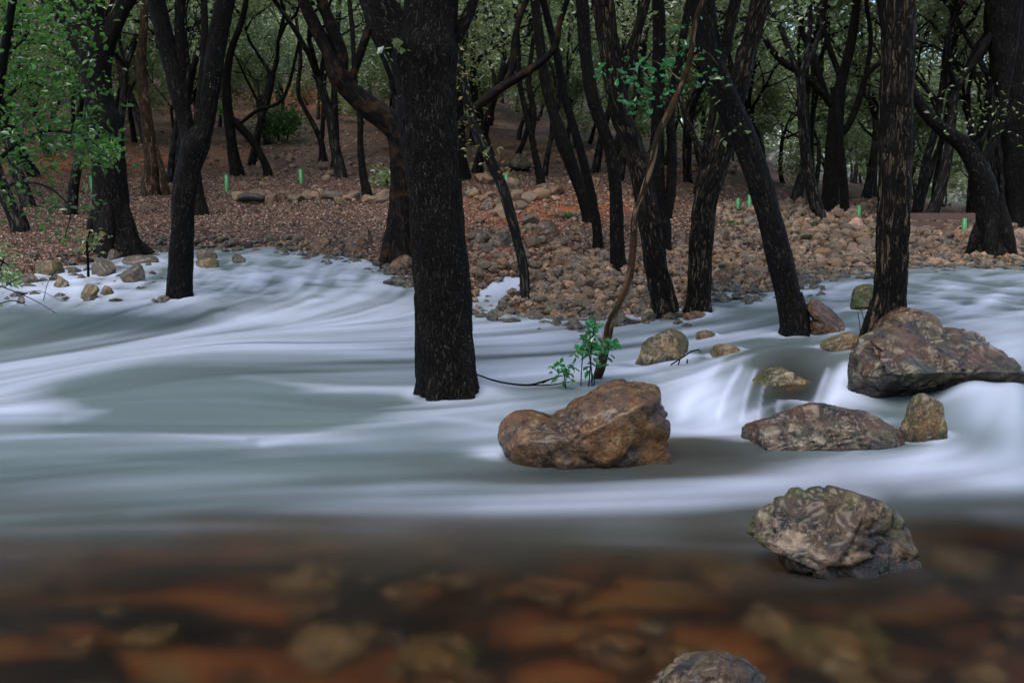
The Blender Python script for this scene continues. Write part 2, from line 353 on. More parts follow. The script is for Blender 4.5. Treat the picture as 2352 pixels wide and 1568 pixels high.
M_LOG = plain_mat('charred_wood', (.010, .009, .009), .55, 14, .5)
M_RAIL = plain_mat('brown_timber', (.085, .048, .038), .7, 9, .4)

# ------------------------------------------------------------------ ground sheet
def warp_rows(y0, y1, n, p): return y0 + (y1 - y0) * np.linspace(0, 1, n) ** p
ys = np.concatenate([np.linspace(-5, 1.9, 30), 2 * (16 / 2) ** np.linspace(0, 1, 300), 16 * (260 / 16) ** np.linspace(0, 1, 170)[1:]])
ss = np.linspace(-1, 1, 420)
Yg, Sg = np.meshgrid(ys, ss, indexing='ij'); Xg = Sg * (7 + 1.0 * np.maximum(Yg, 0))
Zg = Hgt(Xg, Yg)
sg = Yg - yedge(Xg)
bed = sstep(0.25, -0.1, Zg - Wlev(Xg, Yg)) * (Yg < 17)
bed = np.where(sg < 0.5, sstep(.06, -.01, Zg - Wlev(Xg, Yg)), 0)
ug, vg = proj(Xg, Yg, Zg)
def G2(u, v, ru, rv): return np.exp(-((ug - u) / ru) ** 2 - ((vg - v) / rv) ** 2)
red = np.clip(1.2 * G2(120, 380, 140, 30) + 1.0 * G2(400, 370, 120, 22) + .9 * G2(1330, 480, 190, 28) + .45 * G2(1180, 500, 140, 50) + 1.0 * G2(650, 225, 160, 30) + .35 * G2(1150, 560, 120, 60), 0, 1)
silt = np.clip(1.1 * G2(2280, 1330, 330, 110) + .9 * G2(1180, 1335, 240, 34) + .9 * G2(1500, 1335, 200, 40) + .9 * G2(60, 1440, 260, 90) + .8 * G2(880, 1440, 200, 40) + .7 * G2(500, 1380, 160, 40) + .8 * G2(1900, 1500, 300, 40) + .6 * G2(1150, 1440, 120, 30), 0, 1)
stony = np.clip(G2(1450, 690, 330, 90) + G2(1900, 570, 330, 95) + G2(2250, 560, 170, 60) + .7 * G2(1180, 640, 120, 90) + .9 * np.exp(-((sg - .25) / .55) ** 2), 0, 1)
gm = grid_mesh('forest_ground', Xg, Yg, Zg, {'bed': ('FLOAT', bed), 'red': ('FLOAT', red), 'stony': ('FLOAT', stony), 'silt': ('FLOAT', silt)})
tag(obj('ground', gm, M_GROUND), kind='structure')

# ------------------------------------------------------------------ water sheet with its foam and flow
gx = np.arange(-13, 15.01, 0.035); gy = np.arange(0.8, 17.5, 0.035)
GX, GY = np.meshgrid(gx, gy)                        # flow grid
FLOW = [(700, 590, 620, 690), (520, 690, 380, 740), (900, 640, 760, 720), (500, 760, 0, 850), (950, 800, 500, 790), (300, 860, 0, 930), (900, 940, 500, 900), (600, 980, 0, 960),
        (1450, 745, 1100, 790), (1500, 850, 1150, 880), (2300, 630, 2150, 740), (2150, 760, 2000, 800), (1950, 650, 1700, 780), (1750, 740, 1550, 770), (1950, 830, 1700, 900), (1650, 900, 1560, 970),
        (1560, 970, 1100, 1010), (1100, 960, 700, 990), (2340, 900, 2180, 1050), (2300, 1080, 1700, 1120), (1700, 1120, 1100, 1150), (1100, 1170, 300, 1210), (500, 1100, 0, 1140), (1800, 1450, 800, 1400), (150, 640, 60, 700), (350, 620, 250, 690)]
vx = np.zeros_like(GX); vy = np.zeros_like(GX); wt = np.zeros_like(GX) + 1e-9
for a, b, c, d in FLOW:
    p0 = np.array(water_hit(a, b)); p1 = np.array(water_hit(c, d)); m = (p0 + p1) / 2; t_ = (p1 - p0) / np.linalg.norm(p1 - p0)
    w_ = 1 / (((GX - m[0]) ** 2 + (GY - m[1]) ** 2) + .25) ** 1.6
    vx += w_ * t_[0]; vy += w_ * t_[1]; wt += w_
vx /= wt; vy /= wt
ang = 0.35 * fbm2(GX, GY, 0.8, 3, 31)
vx, vy = vx * np.cos(ang) - vy * np.sin(ang), vx * np.sin(ang) + vy * np.cos(ang)
nv = np.hypot(vx, vy) + 1e-6; vx /= nv; vy /= nv
def bil(A, fx, fy):
    fx = np.clip(fx, 0, A.shape[1] - 1.001); fy = np.clip(fy, 0, A.shape[0] - 1.001)
    i = fx.astype(int); j = fy.astype(int); a = fx - i; b = fy - j
    return (A[j, i] * (1 - a) + A[j, i + 1] * a) * (1 - b) + (A[j + 1, i] * (1 - a) + A[j + 1, i + 1] * a) * b
def lic(sc, steps, seed, step=2.0):
    n = vnoise(np.stack([GX / sc, GY / sc, np.zeros_like(GX)], -1), seed)
    acc = n.copy(); wsum = 1.0
    for sgn in (1, -1):
        px = np.tile(np.arange(len(gx), dtype=float), (len(gy), 1)); py = np.tile(np.arange(len(gy), dtype=float)[:, None], (1, len(gx)))
        for k in range(steps):
            dx = bil(vx, px, py); dy = bil(vy, px, py); px = px + sgn * step * dx; py = py + sgn * step * dy
            w_ = 0.5 + 0.5 * math.cos(math.pi * (k + 1) / (steps + 1)); acc += w_ * bil(n, px, py); wsum += w_
    acc /= wsum; acc -= acc.mean(); return acc / (acc.std() + 1e-6)
L1 = lic(0.11, 20, 41, 2.0); L2 = lic(0.30, 16, 42, 3.0); L3 = lic(0.05, 14, 43, 1.6)

CONTACT = []                        # what stands in the stream: x, y, radius along x and y, how much it froths

# ------------------------------------------------------------------ tubes, leaves
def catmull(pts, step):
    pts = np.asarray(pts, float)
    if len(pts) == 2: ext = np.vstack([2 * pts[0] - pts[1], pts, 2 * pts[1] - pts[0]])
    else: ext = np.vstack([2 * pts[0] - pts[1], pts, 2 * pts[-1] - pts[-2]])
    o = []
    for i in range(len(pts) - 1):
        p0, p1, p2, p3 = ext[i:i + 4]; n = max(1, int(np.linalg.norm((p2 - p1)[:3]) / step)); t = np.linspace(0, 1, n, endpoint=False)[:, None]
        o.append(.5 * (2 * p1 + (p2 - p0) * t + (2 * p0 - 5 * p1 + 4 * p2 - p3) * t ** 2 + (3 * p1 - p0 - 3 * p2 + p3) * t ** 3))
    return np.vstack(o + [pts[-1:]])
class Acc:
    def __init__(s): s.V = []; s.Q = []; s.BK = []; s.n = 0
    def tube(s, pts, rad, sides=8, step=None, rough=0.0, seed=0, lump=0.0, off=0.0):
        a = np.hstack([np.asarray(pts, float), np.asarray(rad, float)[:, None]])
        if step: a = catmull(a, step)
        p = a[:, :3]; r = np.maximum(a[:, 3], .0015); n = len(p)
        T = np.gradient(p, axis=0); T /= np.linalg.norm(T, axis=1)[:, None] + 1e-9
        ref = np.array([1.0, 0, 0]) if abs(T[0][0]) < .8 else np.array([0, 1.0, 0])
        N = np.zeros_like(p); v = ref - T[0] * (ref @ T[0]); N[0] = v / np.linalg.norm(v)
        for i in range(1, n):
            v = N[i - 1] - T[i] * (N[i - 1] @ T[i]); N[i] = v / (np.linalg.norm(v) + 1e-9)
        Bn = np.cross(T, N); th = np.linspace(0, 2 * math.pi, sides, endpoint=False)
        c, sn = np.cos(th)[None, :, None], np.sin(th)[None, :, None]
        Ln = np.concatenate([[0], np.cumsum(np.linalg.norm(np.diff(p, axis=0), axis=1))]) + off
        rm = float(np.median(r))
        bk = np.stack([np.broadcast_to(np.cos(th) * rm, (n, sides)), np.broadcast_to(np.sin(th) * rm, (n, sides)), np.broadcast_to(Ln[:, None], (n, sides))], -1) + seed * 1.37
        rr = np.broadcast_to(r[:, None], (n, sides)).copy()
        if lump: rr *= 1 + lump * fbm(bk * np.array([5, 5, 2.2]), 3, seed)
        if rough:
            q = bk * np.array([38, 38, 8.0]); d = fbm(q, 3, seed + 3)
            rr += rough * (d - .35 * np.abs(fbm(q * .5, 2, seed + 9)))
        V = p[:, None, :] + rr[..., None] * (N[:, None, :] * c + Bn[:, None, :] * sn)
        idx = s.n + np.arange(n * sides).reshape(n, sides); nx = np.roll(idx, -1, 1)
        s.Q.append(np.stack([idx[:-1], nx[:-1], nx[1:], idx[1:]], -1).reshape(-1, 4))
        s.V.append(V.reshape(-1, 3)); s.BK.append(bk.reshape(-1, 3)); s.n += n * sides
    def build(s, name, mat, parent=None, origin=(0, 0, 0)):
        V = np.vstack(s.V) - np.asarray(origin)
        return obj(name, mesh_np(name, V, [np.vstack(s.Q)], True, {'bk': ('FLOAT_VECTOR', np.vstack(s.BK))}), mat, parent)
def unit(a): return a / (np.linalg.norm(a, axis=-1, keepdims=True) + 1e-9)
def leaf_mesh(name, C, rng, size, ratio=.5, droop=.2, fold=.12, hexa=False, D=None):
    n = len(C); d = unit(rng.normal(size=(n, 3)) * np.array([1, 1, .55]) + np.array([0, 0, -droop])) if D is None else unit(D)
    nrm = unit(rng.normal(size=(n, 3)) * .75 + np.array([0, 0, .9])); s = unit(np.cross(d, nrm)); nn = np.cross(s, d)
    L = (size * rng.uniform(.5, 1.6, n))[:, None]; Wd = L * ratio * rng.uniform(.8, 1.2, n)[:, None]
    if hexa:
        pts = [C, C + d * L * .3 + s * Wd * .5 + nn * fold * L, C + d * L * .7 + s * Wd * .42 + nn * fold * L, C + d * L - nn * .12 * L, C + d * L * .7 - s * Wd * .42 + nn * fold * L, C + d * L * .3 - s * Wd * .5 + nn * fold * L]
        V = np.stack(pts, 1).reshape(-1, 3); b = np.arange(n)[:, None] * 6
        q = np.vstack([b + np.array([0, 1, 2, 3]), b + np.array([0, 3, 4, 5])])
    else:
        V = np.stack([C - d * L * .5, C + s * Wd * .5 + nn * fold * L, C + d * L * .5, C - s * Wd * .5 + nn * fold * L], 1).reshape(-1, 3)
        q = np.arange(n * 4).reshape(n, 4)
    return mesh_np(name, V, [q], False)

def wander(rng, p, d, length, r0, r1, n, wob, up=0.0):
    pts = [p]; d = d / np.linalg.norm(d); st = length / n
    for i in range(n):
        d = d + rng.normal(size=3) * wob + np.array([0, 0, up]); d /= np.linalg.norm(d); p = p + d * st; pts.append(p)
    return np.array(pts), np.linspace(r0, r1, n + 1), d
def side_dir(rng, d, lo, hi):
    a = rng.uniform(lo, hi); r = rng.normal(size=3); r -= d * (r @ d); r /= np.linalg.norm(r); return d * math.cos(a) + r * math.sin(a)
def branchlets(acc, rng, p, d, length, r, level, anchors, leafy=.3):
    """limb that bends, forks and carries twigs; anchors collects the points where leaves sit"""
    pts, rad, de = wander(rng, p, d, length, r, r * .45, 6 if level < 2 else 4, .24, .05)
    acc.tube(pts, rad, 7 if level == 0 else (5 if level == 1 else 3), seed=int(rng.integers(99)), step=length / 10 if level == 0 else None)
    if level >= 2:
        anchors.extend(pts[1:]); return
    n = (4, 4)[level]
    for k in range(n):
        t = rng.uniform(.3, .95); i = min(len(pts) - 2, int(t * (len(pts) - 1))); q = pts[i] + (pts[i + 1] - pts[i]) * rng.random()
        branchlets(acc, rng, q, side_dir(rng, unit(pts[i + 1] - pts[i]), .45, 1.0) + np.array([0, 0, .12]), length * rng.uniform(.45, .7), r * .5, level + 1, anchors)
    branchlets(acc, rng, pts[-1], de, length * .6, r * .45, level + 1, anchors)
    if level == 1 and rng.random() < leafy: anchors.extend(pts[2:])

# ------------------------------------------------------------------ the trees of the wood behind: a few kinds, then copies
def forest_tree(seed, mat_leaf, hgt=7.5, r0=.15, n_limb=3, fork=2.2, lean=.12, leaf=.10, per=28, low=0):
    rng = np.random.default_rng(seed); acc = Acc(); anchors = []
    az = rng.uniform(0, 6.28); d = unit(np.array([math.cos(az) * lean, math.sin(az) * lean, 1.0]))
    pts, rad, de = wander(rng, np.array([0, 0, -.3]), d, fork + .3, r0 * 1.35, r0 * .85, 7, .07)
    rad[0] *= 1.35; rad[1] *= 1.12
    acc.tube(pts, rad, 10, step=.16, lump=.12, seed=seed)
    for k in range(n_limb):
        a = az + k * 6.283 / n_limb + rng.uniform(-.5, .5); sp = rng.uniform(.35, .75)
        dd = unit(np.array([math.cos(a) * sp, math.sin(a) * sp, 1.0]))
        q = pts[-1] - de * rng.uniform(0, .25)
        L = (hgt - fork) * rng.uniform(.55, .75)
        branchlets(acc, rng, q, dd, L, r0 * rng.uniform(.5, .7), 0, anchors)
    for k in range(low):                               # small leafy shoots low on the trunk
        q = pts[rng.integers(3, len(pts))]; branchlets(acc, rng, q, unit(np.append(rng.normal(size=2), .3)), 1.0, r0 * .16, 1, anchors)
    A = np.array(anchors); C = np.repeat(A, per, 0) + rng.normal(size=(len(A) * per, 3)) * np.array([.26, .26, .2])
    root = empty('forest_oak', (0, 0, 0))
    acc.build('trunk', M_BARK_BG, root)
    obj('crown', leaf_mesh('crown', C, rng, leaf, .55), mat_leaf, root)
    return root
PROTOS = [forest_tree(101, M_LEAF_A, 7.0, .085, 3, 2.3, .2, leaf=.12), forest_tree(102, M_LEAF_B, 7.2, .095, 3, 2.7, .3, leaf=.12), forest_tree(103, M_LEAF_B, 6.4, .075, 4, 2.0, .35, low=2, leaf=.12),
          forest_tree(104, M_LEAF_B, 7.4, .11, 3, 2.7, .15, leaf=.12), forest_tree(105, M_LEAF_A, 6.8, .07, 2, 2.5, .4, low=1, leaf=.12), forest_tree(106, M_LEAF_B, 6.0, .065, 3, 1.9, .35, leaf=.12),
          forest_tree(107, M_LEAF_A, 7.4, .10, 3, 2.3, .25, leaf=.11, per=12), forest_tree(108, M_LEAF_B, 7.0, .085, 3, 2.6, .35, leaf=.11, per=12), forest_tree(109, M_LEAF_B, 6.8, .075, 3, 2.1, .3, leaf=.11, per=12)]   # the last three are sparse: the near edge of the wood
proto_used = [False] * len(PROTOS)
taken = []
def put_tree(k, x, y, rz, sc, label, group, lean=None, cat='tree'):
    o = PROTOS[k] if not proto_used[k] else copy_tree(PROTOS[k]); proto_used[k] = True
    o.location = (x, y, surf(x, y)); o.rotation_euler = (0, 0, rz); o.scale = (sc, sc, sc)
    if lean: o.rotation_euler = (lean[1], lean[0], rz)
    o.name = 'forest_oak'; tag(o, label, cat, group); taken.append((x, y)); return o

# ------------------------------------------------------------------ the trees that stand out, one by one
def hero_tree(name, label, stems, bark, base=None, Y=None, dy=None, group=None, sprigs=(), crown=True, sides=36, rough=.006, flare=1.5, leafmat=None, seed=1, leaf=.06, sink=.5, per=6, crown_len=1.6, lump=.10):
    """stems: first the trunk, then the limbs, each a run of (u, v, width) as the photo shows them, all at the tree's own distance"""
    if Y is None: Y = ground_hit(*base)[1]
    rng = np.random.default_rng(seed); dy = dy or [0] * len(stems); root = None; anchors = []
    for i, st in enumerate(stems):
        pts = []; rad = []
        for j, (u, v, w) in enumerate(st):
            yy = Y + (dy[i] * j / max(1, len(st) - 1)); pts.append(P(u, v, yy)); rad.append(w / 2 * yy / F)
        if i == 0:
            d0 = pts[0] - pts[1]; d0 = d0 / np.linalg.norm(d0); pts.insert(0, pts[0] + np.array([d0[0] * .4, 0, -1.0]) * sink); rad.insert(0, rad[0] * flare)
            org = np.array([pts[1][0], Y, pts[1][2]]); root = empty(name, org)
        a = Acc()
        if i == 0 and rad[1] > .07:                    # buttress roots
            for q_ in range(5):
                an = q_ * 1.257 + seed; r_ = rad[1]; dr = np.array([math.cos(an), math.sin(an), 0])
                a.tube([pts[1] + dr * r_ * .2 + np.array([0, 0, r_ * 2.8]), pts[1] + dr * r_ * .62 + np.array([0, 0, r_ * 1.1]), pts[1] + dr * r_ * .9 + np.array([0, 0, .01]), pts[1] + dr * r_ * 1.35 + np.array([0, 0, -.22])], [r_ * .15, r_ * .30, r_ * .28, r_ * .22], 14, step=.03, seed=seed + q_, lump=.2, rough=.003)
        a.tube(pts, rad, sides if rad[0] > .04 else 14, step=max(.012, .02 * Y / 8), rough=min(rough, rad[-1] * .25), seed=seed * 7 + i, lump=lump)
        a.build('trunk' if i == 0 else 'limb', bark, root, org)
        if crown and st[-1][1] < 30:
            de = unit(pts[-1] - pts[-2]); tw = Acc()
            for k in range(3):
                branchlets(tw, rng, pts[-1] - de * .02 * k, side_dir(rng, de, .1, .7) + np.array([0, 0, .25]), crown_len * rng.uniform(.7, 1.1), rad[-1] * (.9, .6, .5)[k], 0, anchors)
            tw.build('branch', bark, root, org)
    C = []
    if anchors:
        A = np.array(anchors); C.append(np.repeat(A, per, 0) + rng.normal(size=(len(A) * per, 3)) * .2)
    for (u, v, ru, n) in sprigs:
        for k in range(n):
            C.append((P(u + rng.normal() * ru, v + rng.normal() * ru, Y - .15 + rng.normal() * .12))[None])
    if C: obj('crown', leaf_mesh('crown', np.vstack(C) - org, rng, leaf, .55), leafmat or M_LEAF_A, root)
    tag(root, label, 'tree', group); taken.append((org[0], org[1]))
    if Y < 12: r_ = stems[0][0][2] / 2 * Y / F; CONTACT.append((org[0], Y, r_ * 1.25, r_ * 1.25, .9))
    return root

hero_tree('oak_tree', 'thick dark lichen-flecked trunk rising straight from the middle of the stream behind the brown boulder',
    [[(1030, 908, 140), (1024, 860, 137), (1020, 800, 133), (1016, 700, 129), (1010, 600, 125), (1003, 450, 120), (988, 330, 124), (982, 200, 130), (976, 120, 148), (985, 60, 128), (992, -20, 118), (1000, -120, 105)],
     [(940, 150, 60), (905, 80, 82), (868, 10, 76), (835, -70, 70), (800, -150, 62)], [(1035, 110, 20), (1062, 60, 30), (1085, 10, 26), (1110, -70, 24)]],
    M_BARK_FLECK, base=(1030, 905), sides=110, rough=.013, flare=1.08, seed=3, sprigs=[(905, 118, 12, 16), (1015, 708, 6, 3)], crown_len=2.0)
hero_tree('oak_tree', 'dark twisted oak half hidden behind the thickest trunk, its heavy limb bent sharply leftward',
    [[(915, 590, 80), (918, 540, 66), (924, 470, 60), (925, 380, 56), (920, 310, 62), (895, 280, 58), (850, 248, 52), (805, 210, 46), (778, 175, 50), (755, 120, 32), (730, 72, 30), (700, 10, 26), (680, -60, 24)],
     [(782, 180, 30), (785, 130, 30), (765, 70, 28), (742, 10, 25), (720, -70, 22)], [(800, 205, 16), (822, 140, 19), (842, 80, 20), (862, 30, 18), (880, -50, 16)],
     [(945, 330, 24), (1043, 299, 25), (1096, 246, 24), (1157, 198, 22), (1236, 149, 18), (1276, 105, 15), (1285, 57, 13), (1307, -10, 12)],
     [(1160, 196, 15), (1178, 150, 15), (1182, 90, 14), (1201, 22, 13), (1228, -30, 12)]],
    M_BARK_WARM, base=(905, 600), flare=1.5, seed=4)
hero_tree('oak_tree', 'slim dark oak standing in white water, forking into a tall V above a swollen elbow',
    [[(413, 684, 58), (417, 580, 55), (420, 500, 51), (424, 440, 56), (436, 380, 56), (450, 330, 66), (470, 290, 44), (481, 230, 42), (492, 140, 42), (505, 60, 44), (522, -20, 42), (535, -90, 40)],
     [(440, 350, 42), (428, 290, 36), (412, 215, 42), (392, 140, 40), (374, 70, 40), (356, -10, 38), (345, -80, 34)], [(412, 225, 20), (416, 150, 22), (412, 70, 23), (413, -20, 22)]],
    M_BARK_DARK, base=(413, 682), flare=1.15, seed=5, rough=.008)
hero_tree('oak_tree', 'massive black oak on the bank with flaring roots and three upswept limbs',
    [[(262, 578, 118), (258, 540, 92), (255, 480, 80), (252, 400, 75), (246, 330, 76), (240, 285, 78), (230, 240, 66), (222, 180, 64), (217, 110, 74), (210, 60, 58), (206, -20, 52), (200, -90, 44)],
     [(205, 150, 40), (185, 100, 42), (152, 52, 34), (112, 0, 32), (70, -60, 26)], [(232, 150, 40), (248, 92, 40), (272, 38, 36), (298, -10, 34), (325, -70, 28)],
     [(290, 520, 26), (312, 556, 26), (342, 580, 20), (360, 592, 12)]],
    M_BARK_DARK, base=(262, 580), flare=1.4, seed=6)
hero_tree('oak_tree', 'thin lichened oak leaning left from the stones beside the rivulet, leafy shoots along it',
    [[(1206, 682, 24), (1203, 620, 23), (1190, 560, 22), (1172, 490, 24), (1150, 420, 25), (1112, 340, 26), (1090, 290, 22), (1068, 210, 20), (1052, 130, 19), (1045, 60, 18), (1030, -20, 16)]],
    M_BARK_BG, base=(1206, 682), seed=7, sprigs=[(1060, 180, 22, 40), (1085, 270, 18, 30), (1120, 340, 20, 34), (1050, 330, 14, 18), (1155, 385, 12, 12), (1040, 100, 26, 36)], leafmat=M_LEAF_BROWN, leaf=.05)
hero_tree('oak_tree', 'ridged dark trunk leaning left at the pool edge behind the thin sapling',
    [[(1527, 722, 66), (1522, 690, 56), (1508, 610, 54), (1494, 520, 52), (1472, 400, 50), (1448, 320, 46), (1424, 260, 46), (1404, 140, 46), (1384, 0, 50), (1370, -80, 46)], [(1420, 240, 22), (1445, 160, 24), (1462, 80, 22), (1490, -20, 20)]],
    M_BARK_RIDGE, base=(1527, 722), flare=1.1, seed=8, rough=.012)
hero_tree('oak_tree', 'dark straight-based oak on the rubble, curving left as it climbs',
    [[(1420, 620, 40), (1417, 560, 33), (1414, 440, 29), (1402, 350, 28), (1380, 280, 29), (1360, 220, 30), (1345, 120, 29), (1336, 0, 30), (1330, -60, 28)], [(1404, 360, 14), (1425, 300, 16), (1432, 230, 14), (1440, 140, 12)]],
    M_BARK_DARK, base=(1420, 618), seed=9)
hero_tree('oak_tree', 'dark pole-like oak leaning far left, foot on the red earth by green weeds',
    [[(1352, 508, 30), (1340, 450, 30), (1318, 395, 28), (1291, 320, 32), (1268, 250, 24), (1250, 176, 22), (1238, 80, 22), (1225, -20, 20)]], M_BARK_DARK, base=(1352, 510), seed=10)
hero_tree('oak_tree', 'slender oak crossing the red-earth leaning trunk, foot among pale stones below it',
    [[(1373, 567, 25), (1368, 500, 22), (1346, 395, 22), (1322, 307, 20), (1296, 220, 19), (1280, 132, 17), (1258, 44, 16), (1240, -30, 15)]], M_BARK_DARK, base=(1373, 567), seed=11)
hero_tree('oak_tree', 'double-stemmed black oak with forked trunks behind the ridged leaning trunk',
    [[(1521, 584, 44), (1519, 520, 44), (1512, 450, 32), (1510, 330, 30), (1512, 200, 30), (1514, 80, 30), (1510, -20, 28)], [(1530, 500, 26), (1541, 430, 24), (1543, 340, 22), (1541, 250, 20), (1560, 140, 18), (1580, 20, 16), (1590, -30, 14)]],
    M_BARK_DARK, base=(1521, 584), seed=12)
hero_tree('oak_tree', 'ridged brown trunk rising from the pool and swaying right behind the slanting black trunk',
    [[(1605, 718, 63), (1606, 680, 57), (1610, 560, 54), (1622, 460, 54), (1643, 390, 54), (1664, 320, 52), (1682, 250, 46), (1704, 170, 48), (1726, 90, 38), (1748, 0, 44), (1765, -80, 42)], [(1640, 420, 14), (1600, 330, 14), (1570, 250, 12), (1550, 170, 10)]],
    M_BARK_RIDGE, base=(1605, 716), flare=1.12, seed=13, rough=.012)
hero_tree('oak_tree', 'slanting black trunk in the stream leaning left against the wedge-shaped brown rock',
    [[(1828, 772, 72), (1815, 700, 58), (1790, 590, 58), (1768, 500, 55), (1742, 410, 58), (1706, 310, 58), (1668, 230, 58), (1640, 160, 58), (1624, 80, 56), (1612, -10, 58), (1606, -80, 54)], [(1640, 180, 24), (1665, 110, 26), (1680, 40, 26), (1700, -40, 24)]],
    M_BARK_DARK, base=(1828, 768), flare=1.1, seed=14, sprigs=[(1640, 185, 20, 20), (1680, 300, 14, 10)])
hero_tree('oak_tree', 'upright trunk with coarse tan bark ridges, rooted in the stream beside the biggest boulder',
    [[(2030, 800, 110), (2038, 750, 84), (2044, 690, 74), (2050, 560, 71), (2054, 450, 70), (2056, 350, 71), (2060, 200, 74), (2063, 80, 74), (2064, -20, 74), (2066, -120, 70)], [(2010, 690, 24), (1998, 740, 28), (1985, 775, 26), (1970, 800, 20)]],
    M_BARK_RIDGE, Y=8.2, flare=1.2, seed=15, rough=.014, sides=72)
hero_tree('oak_tree', 'many-limbed black oak on the far rubble, limbs spreading like a candelabra',
    [[(1904, 490, 46), (1908, 440, 38), (1912, 360, 36), (1918, 300, 36), (1922, 245, 34), (1934, 180, 24), (1952, 110, 22), (1964, 40, 20), (1968, -20, 18)],
     [(1920, 250, 24), (1888, 212, 18), (1850, 176, 16), (1796, 141, 15), (1761, 97, 13), (1740, 40, 10), (1725, -20, 9)], [(1895, 215, 16), (1868, 132, 14), (1845, 80, 13), (1830, 30, 11), (1815, -20, 10)],
     [(1920, 320, 18), (1950, 285, 16), (1976, 220, 15), (1990, 175, 13), (2020, 145, 11), (2050, 110, 10), (2080, 60, 8)], [(1932, 180, 14), (1905, 110, 13), (1890, 50, 12), (1900, -20, 10)], [(1990, 170, 11), (2000, 90, 10), (1990, 10, 9), (1985, -20, 8)]],
    M_BARK_DARK, base=(1904, 490), seed=16, crown_len=2.6, leaf=.09)
hero_tree('oak_tree', 'straight dark trunk close beside the candelabra-limbed oak',
    [[(1940, 490, 24), (1938, 430, 20), (1932, 360, 19), (1926, 290, 18), (1915, 200, 17)]], M_BARK_DARK, base=(1940, 492), seed=17, crown=False)
hero_tree('oak_tree', 'broad-footed oak on the far bank bending left in one long bow',
    [[(2278, 588, 100), (2278, 555, 66), (2272, 500, 58), (2264, 440, 52), (2246, 388, 46), (2213, 334, 40), (2165, 298, 32), (2124, 256, 28), (2100, 215, 24), (2070, 160, 22), (2040, 90, 20), (2020, -10, 18)], [(2250, 395, 22), (2290, 300, 20), (2310, 200, 18), (2330, 90, 18), (2340, -20, 16)], [(2300, 540, 24), (2325, 580, 22), (2350, 600, 14)]],
    M_BARK_DARK, base=(2278, 590), flare=1.3, seed=18, sprigs=[(2200, 230, 50, 60), (2290, 260, 40, 60)])
hero_tree('oak_tree', 'stout black trunk at the right edge beyond the bowed oak, with one bare limb',
    [[(2350, 522, 74), (2346, 430, 68), (2338, 300, 76), (2328, 180, 84), (2322, 80, 92), (2312, -10, 90), (2305, -80, 84)], [(2312, 90, 26), (2280, 82, 20), (2255, 118, 19), (2235, 148, 15), (2215, 175, 8)]],
    M_BARK_DARK, base=(2350, 524), seed=19, crown_len=2.4)
hero_tree('oak_tree', 'leaning pair of dark stems meeting in an upturned V on the left slope',
    [[(544, 402, 32), (534, 340, 24), (526, 280, 24), (520, 200, 20), (530, 120, 16), (555, 50, 13), (570, -20, 12)], [(621, 424, 28), (610, 380, 18), (582, 328, 17), (545, 285, 18), (530, 270, 14)], [(545, 290, 9), (590, 255, 8), (640, 236, 8), (665, 190, 7), (690, 80, 6)]],
    M_BARK_DARK, base=(544, 404), seed=20, crown_len=2.6, leaf=.09)
hero_tree('oak_tree', 'short-based oak just behind the V-forked slim oak, seen low beside its trunk',
    [[(462, 492, 36), (456, 440, 24), (450, 380, 20), (452, 300, 20), (462, 200, 18), (470, 100, 16), (468, -20, 14)]], M_BARK_DARK, base=(462, 494), seed=21)
hero_tree('oak_tree', 'grey-barked oak with a prop-like second leg between the massive oak and the V-forked oak',
    [[(346, 446, 44), (348, 400, 32), (345, 340, 28), (335, 260, 26), (325, 160, 22), (330, 60, 18), (335, -20, 16)], [(384, 458, 18), (378, 420, 16), (366, 370, 14), (352, 330, 14)]], M_BARK_PALE, base=(346, 448), seed=22)
hero_tree('oak_tree', 'dark trunk leaning left at the far left of the litter-covered bank',
    [[(46, 530, 40), (30, 490, 32), (12, 450, 31), (-8, 400, 30), (-30, 320, 28), (-60, 220, 26), (-90, 80, 24), (-110, -20, 22)]], M_BARK_BG, base=(46, 530), seed=23)
hero_tree('oak_tree', 'upright slim trunk just behind the long row of stones on the left slope',
    [[(842, 448, 24), (834, 400, 18), (828, 340, 15), (827, 270, 14), (815, 180, 12), (810, 80, 11), (800, -20, 10)]], M_BARK_DARK, base=(842, 450), seed=24, crown_len=2.5, leaf=.09)
hero_tree('oak_tree', 'curved slim trunk with a side stem rising from the slope above the small pale slab',
    [[(742, 370, 20), (738, 330, 14), (722, 290, 12), (700, 250, 11), (685, 210, 10), (690, 130, 9), (680, 40, 8), (675, -20, 8)], [(738, 335, 11), (742, 280, 10), (745, 200, 9), (752, 90, 8), (750, -20, 8)]], M_BARK_BG, base=(742, 370), seed=25, crown_len=3, leaf=.1)
hero_tree('oak_tree', 'plumb straight trunk between the curved slim trunk and the row of stones tree',
    [[(773, 382, 24), (771, 330, 18), (769, 260, 16), (768, 180, 14), (775, 80, 12), (780, -20, 11)]], M_BARK_BG, base=(773, 384), seed=26, crown_len=3, leaf=.1)
hero_tree('oak_tree', 'thin trunk forking low among the pale boulders on the central slope',
    [[(1244, 427, 22), (1232, 370, 16), (1220, 310, 14), (1206, 250, 13), (1192, 180, 12), (1190, 100, 11), (1180, -20, 10)], [(1222, 315, 12), (1226, 260, 13), (1215, 190, 12), (1225, 90, 10), (1240, -20, 9)]], M_BARK_DARK, base=(1244, 428), seed=27, crown_len=3, leaf=.09)
hero_tree('oak_tree', 'dark trunk right behind the thin lichened leaning oak, above the boulder cluster',
    [[(1068, 412, 28), (1062, 360, 20), (1060, 300, 18), (1056, 220, 16), (1066, 120, 14), (1075, -20, 12)]], M_BARK_DARK, base=(1068, 412), seed=28, crown_len=3, leaf=.09)

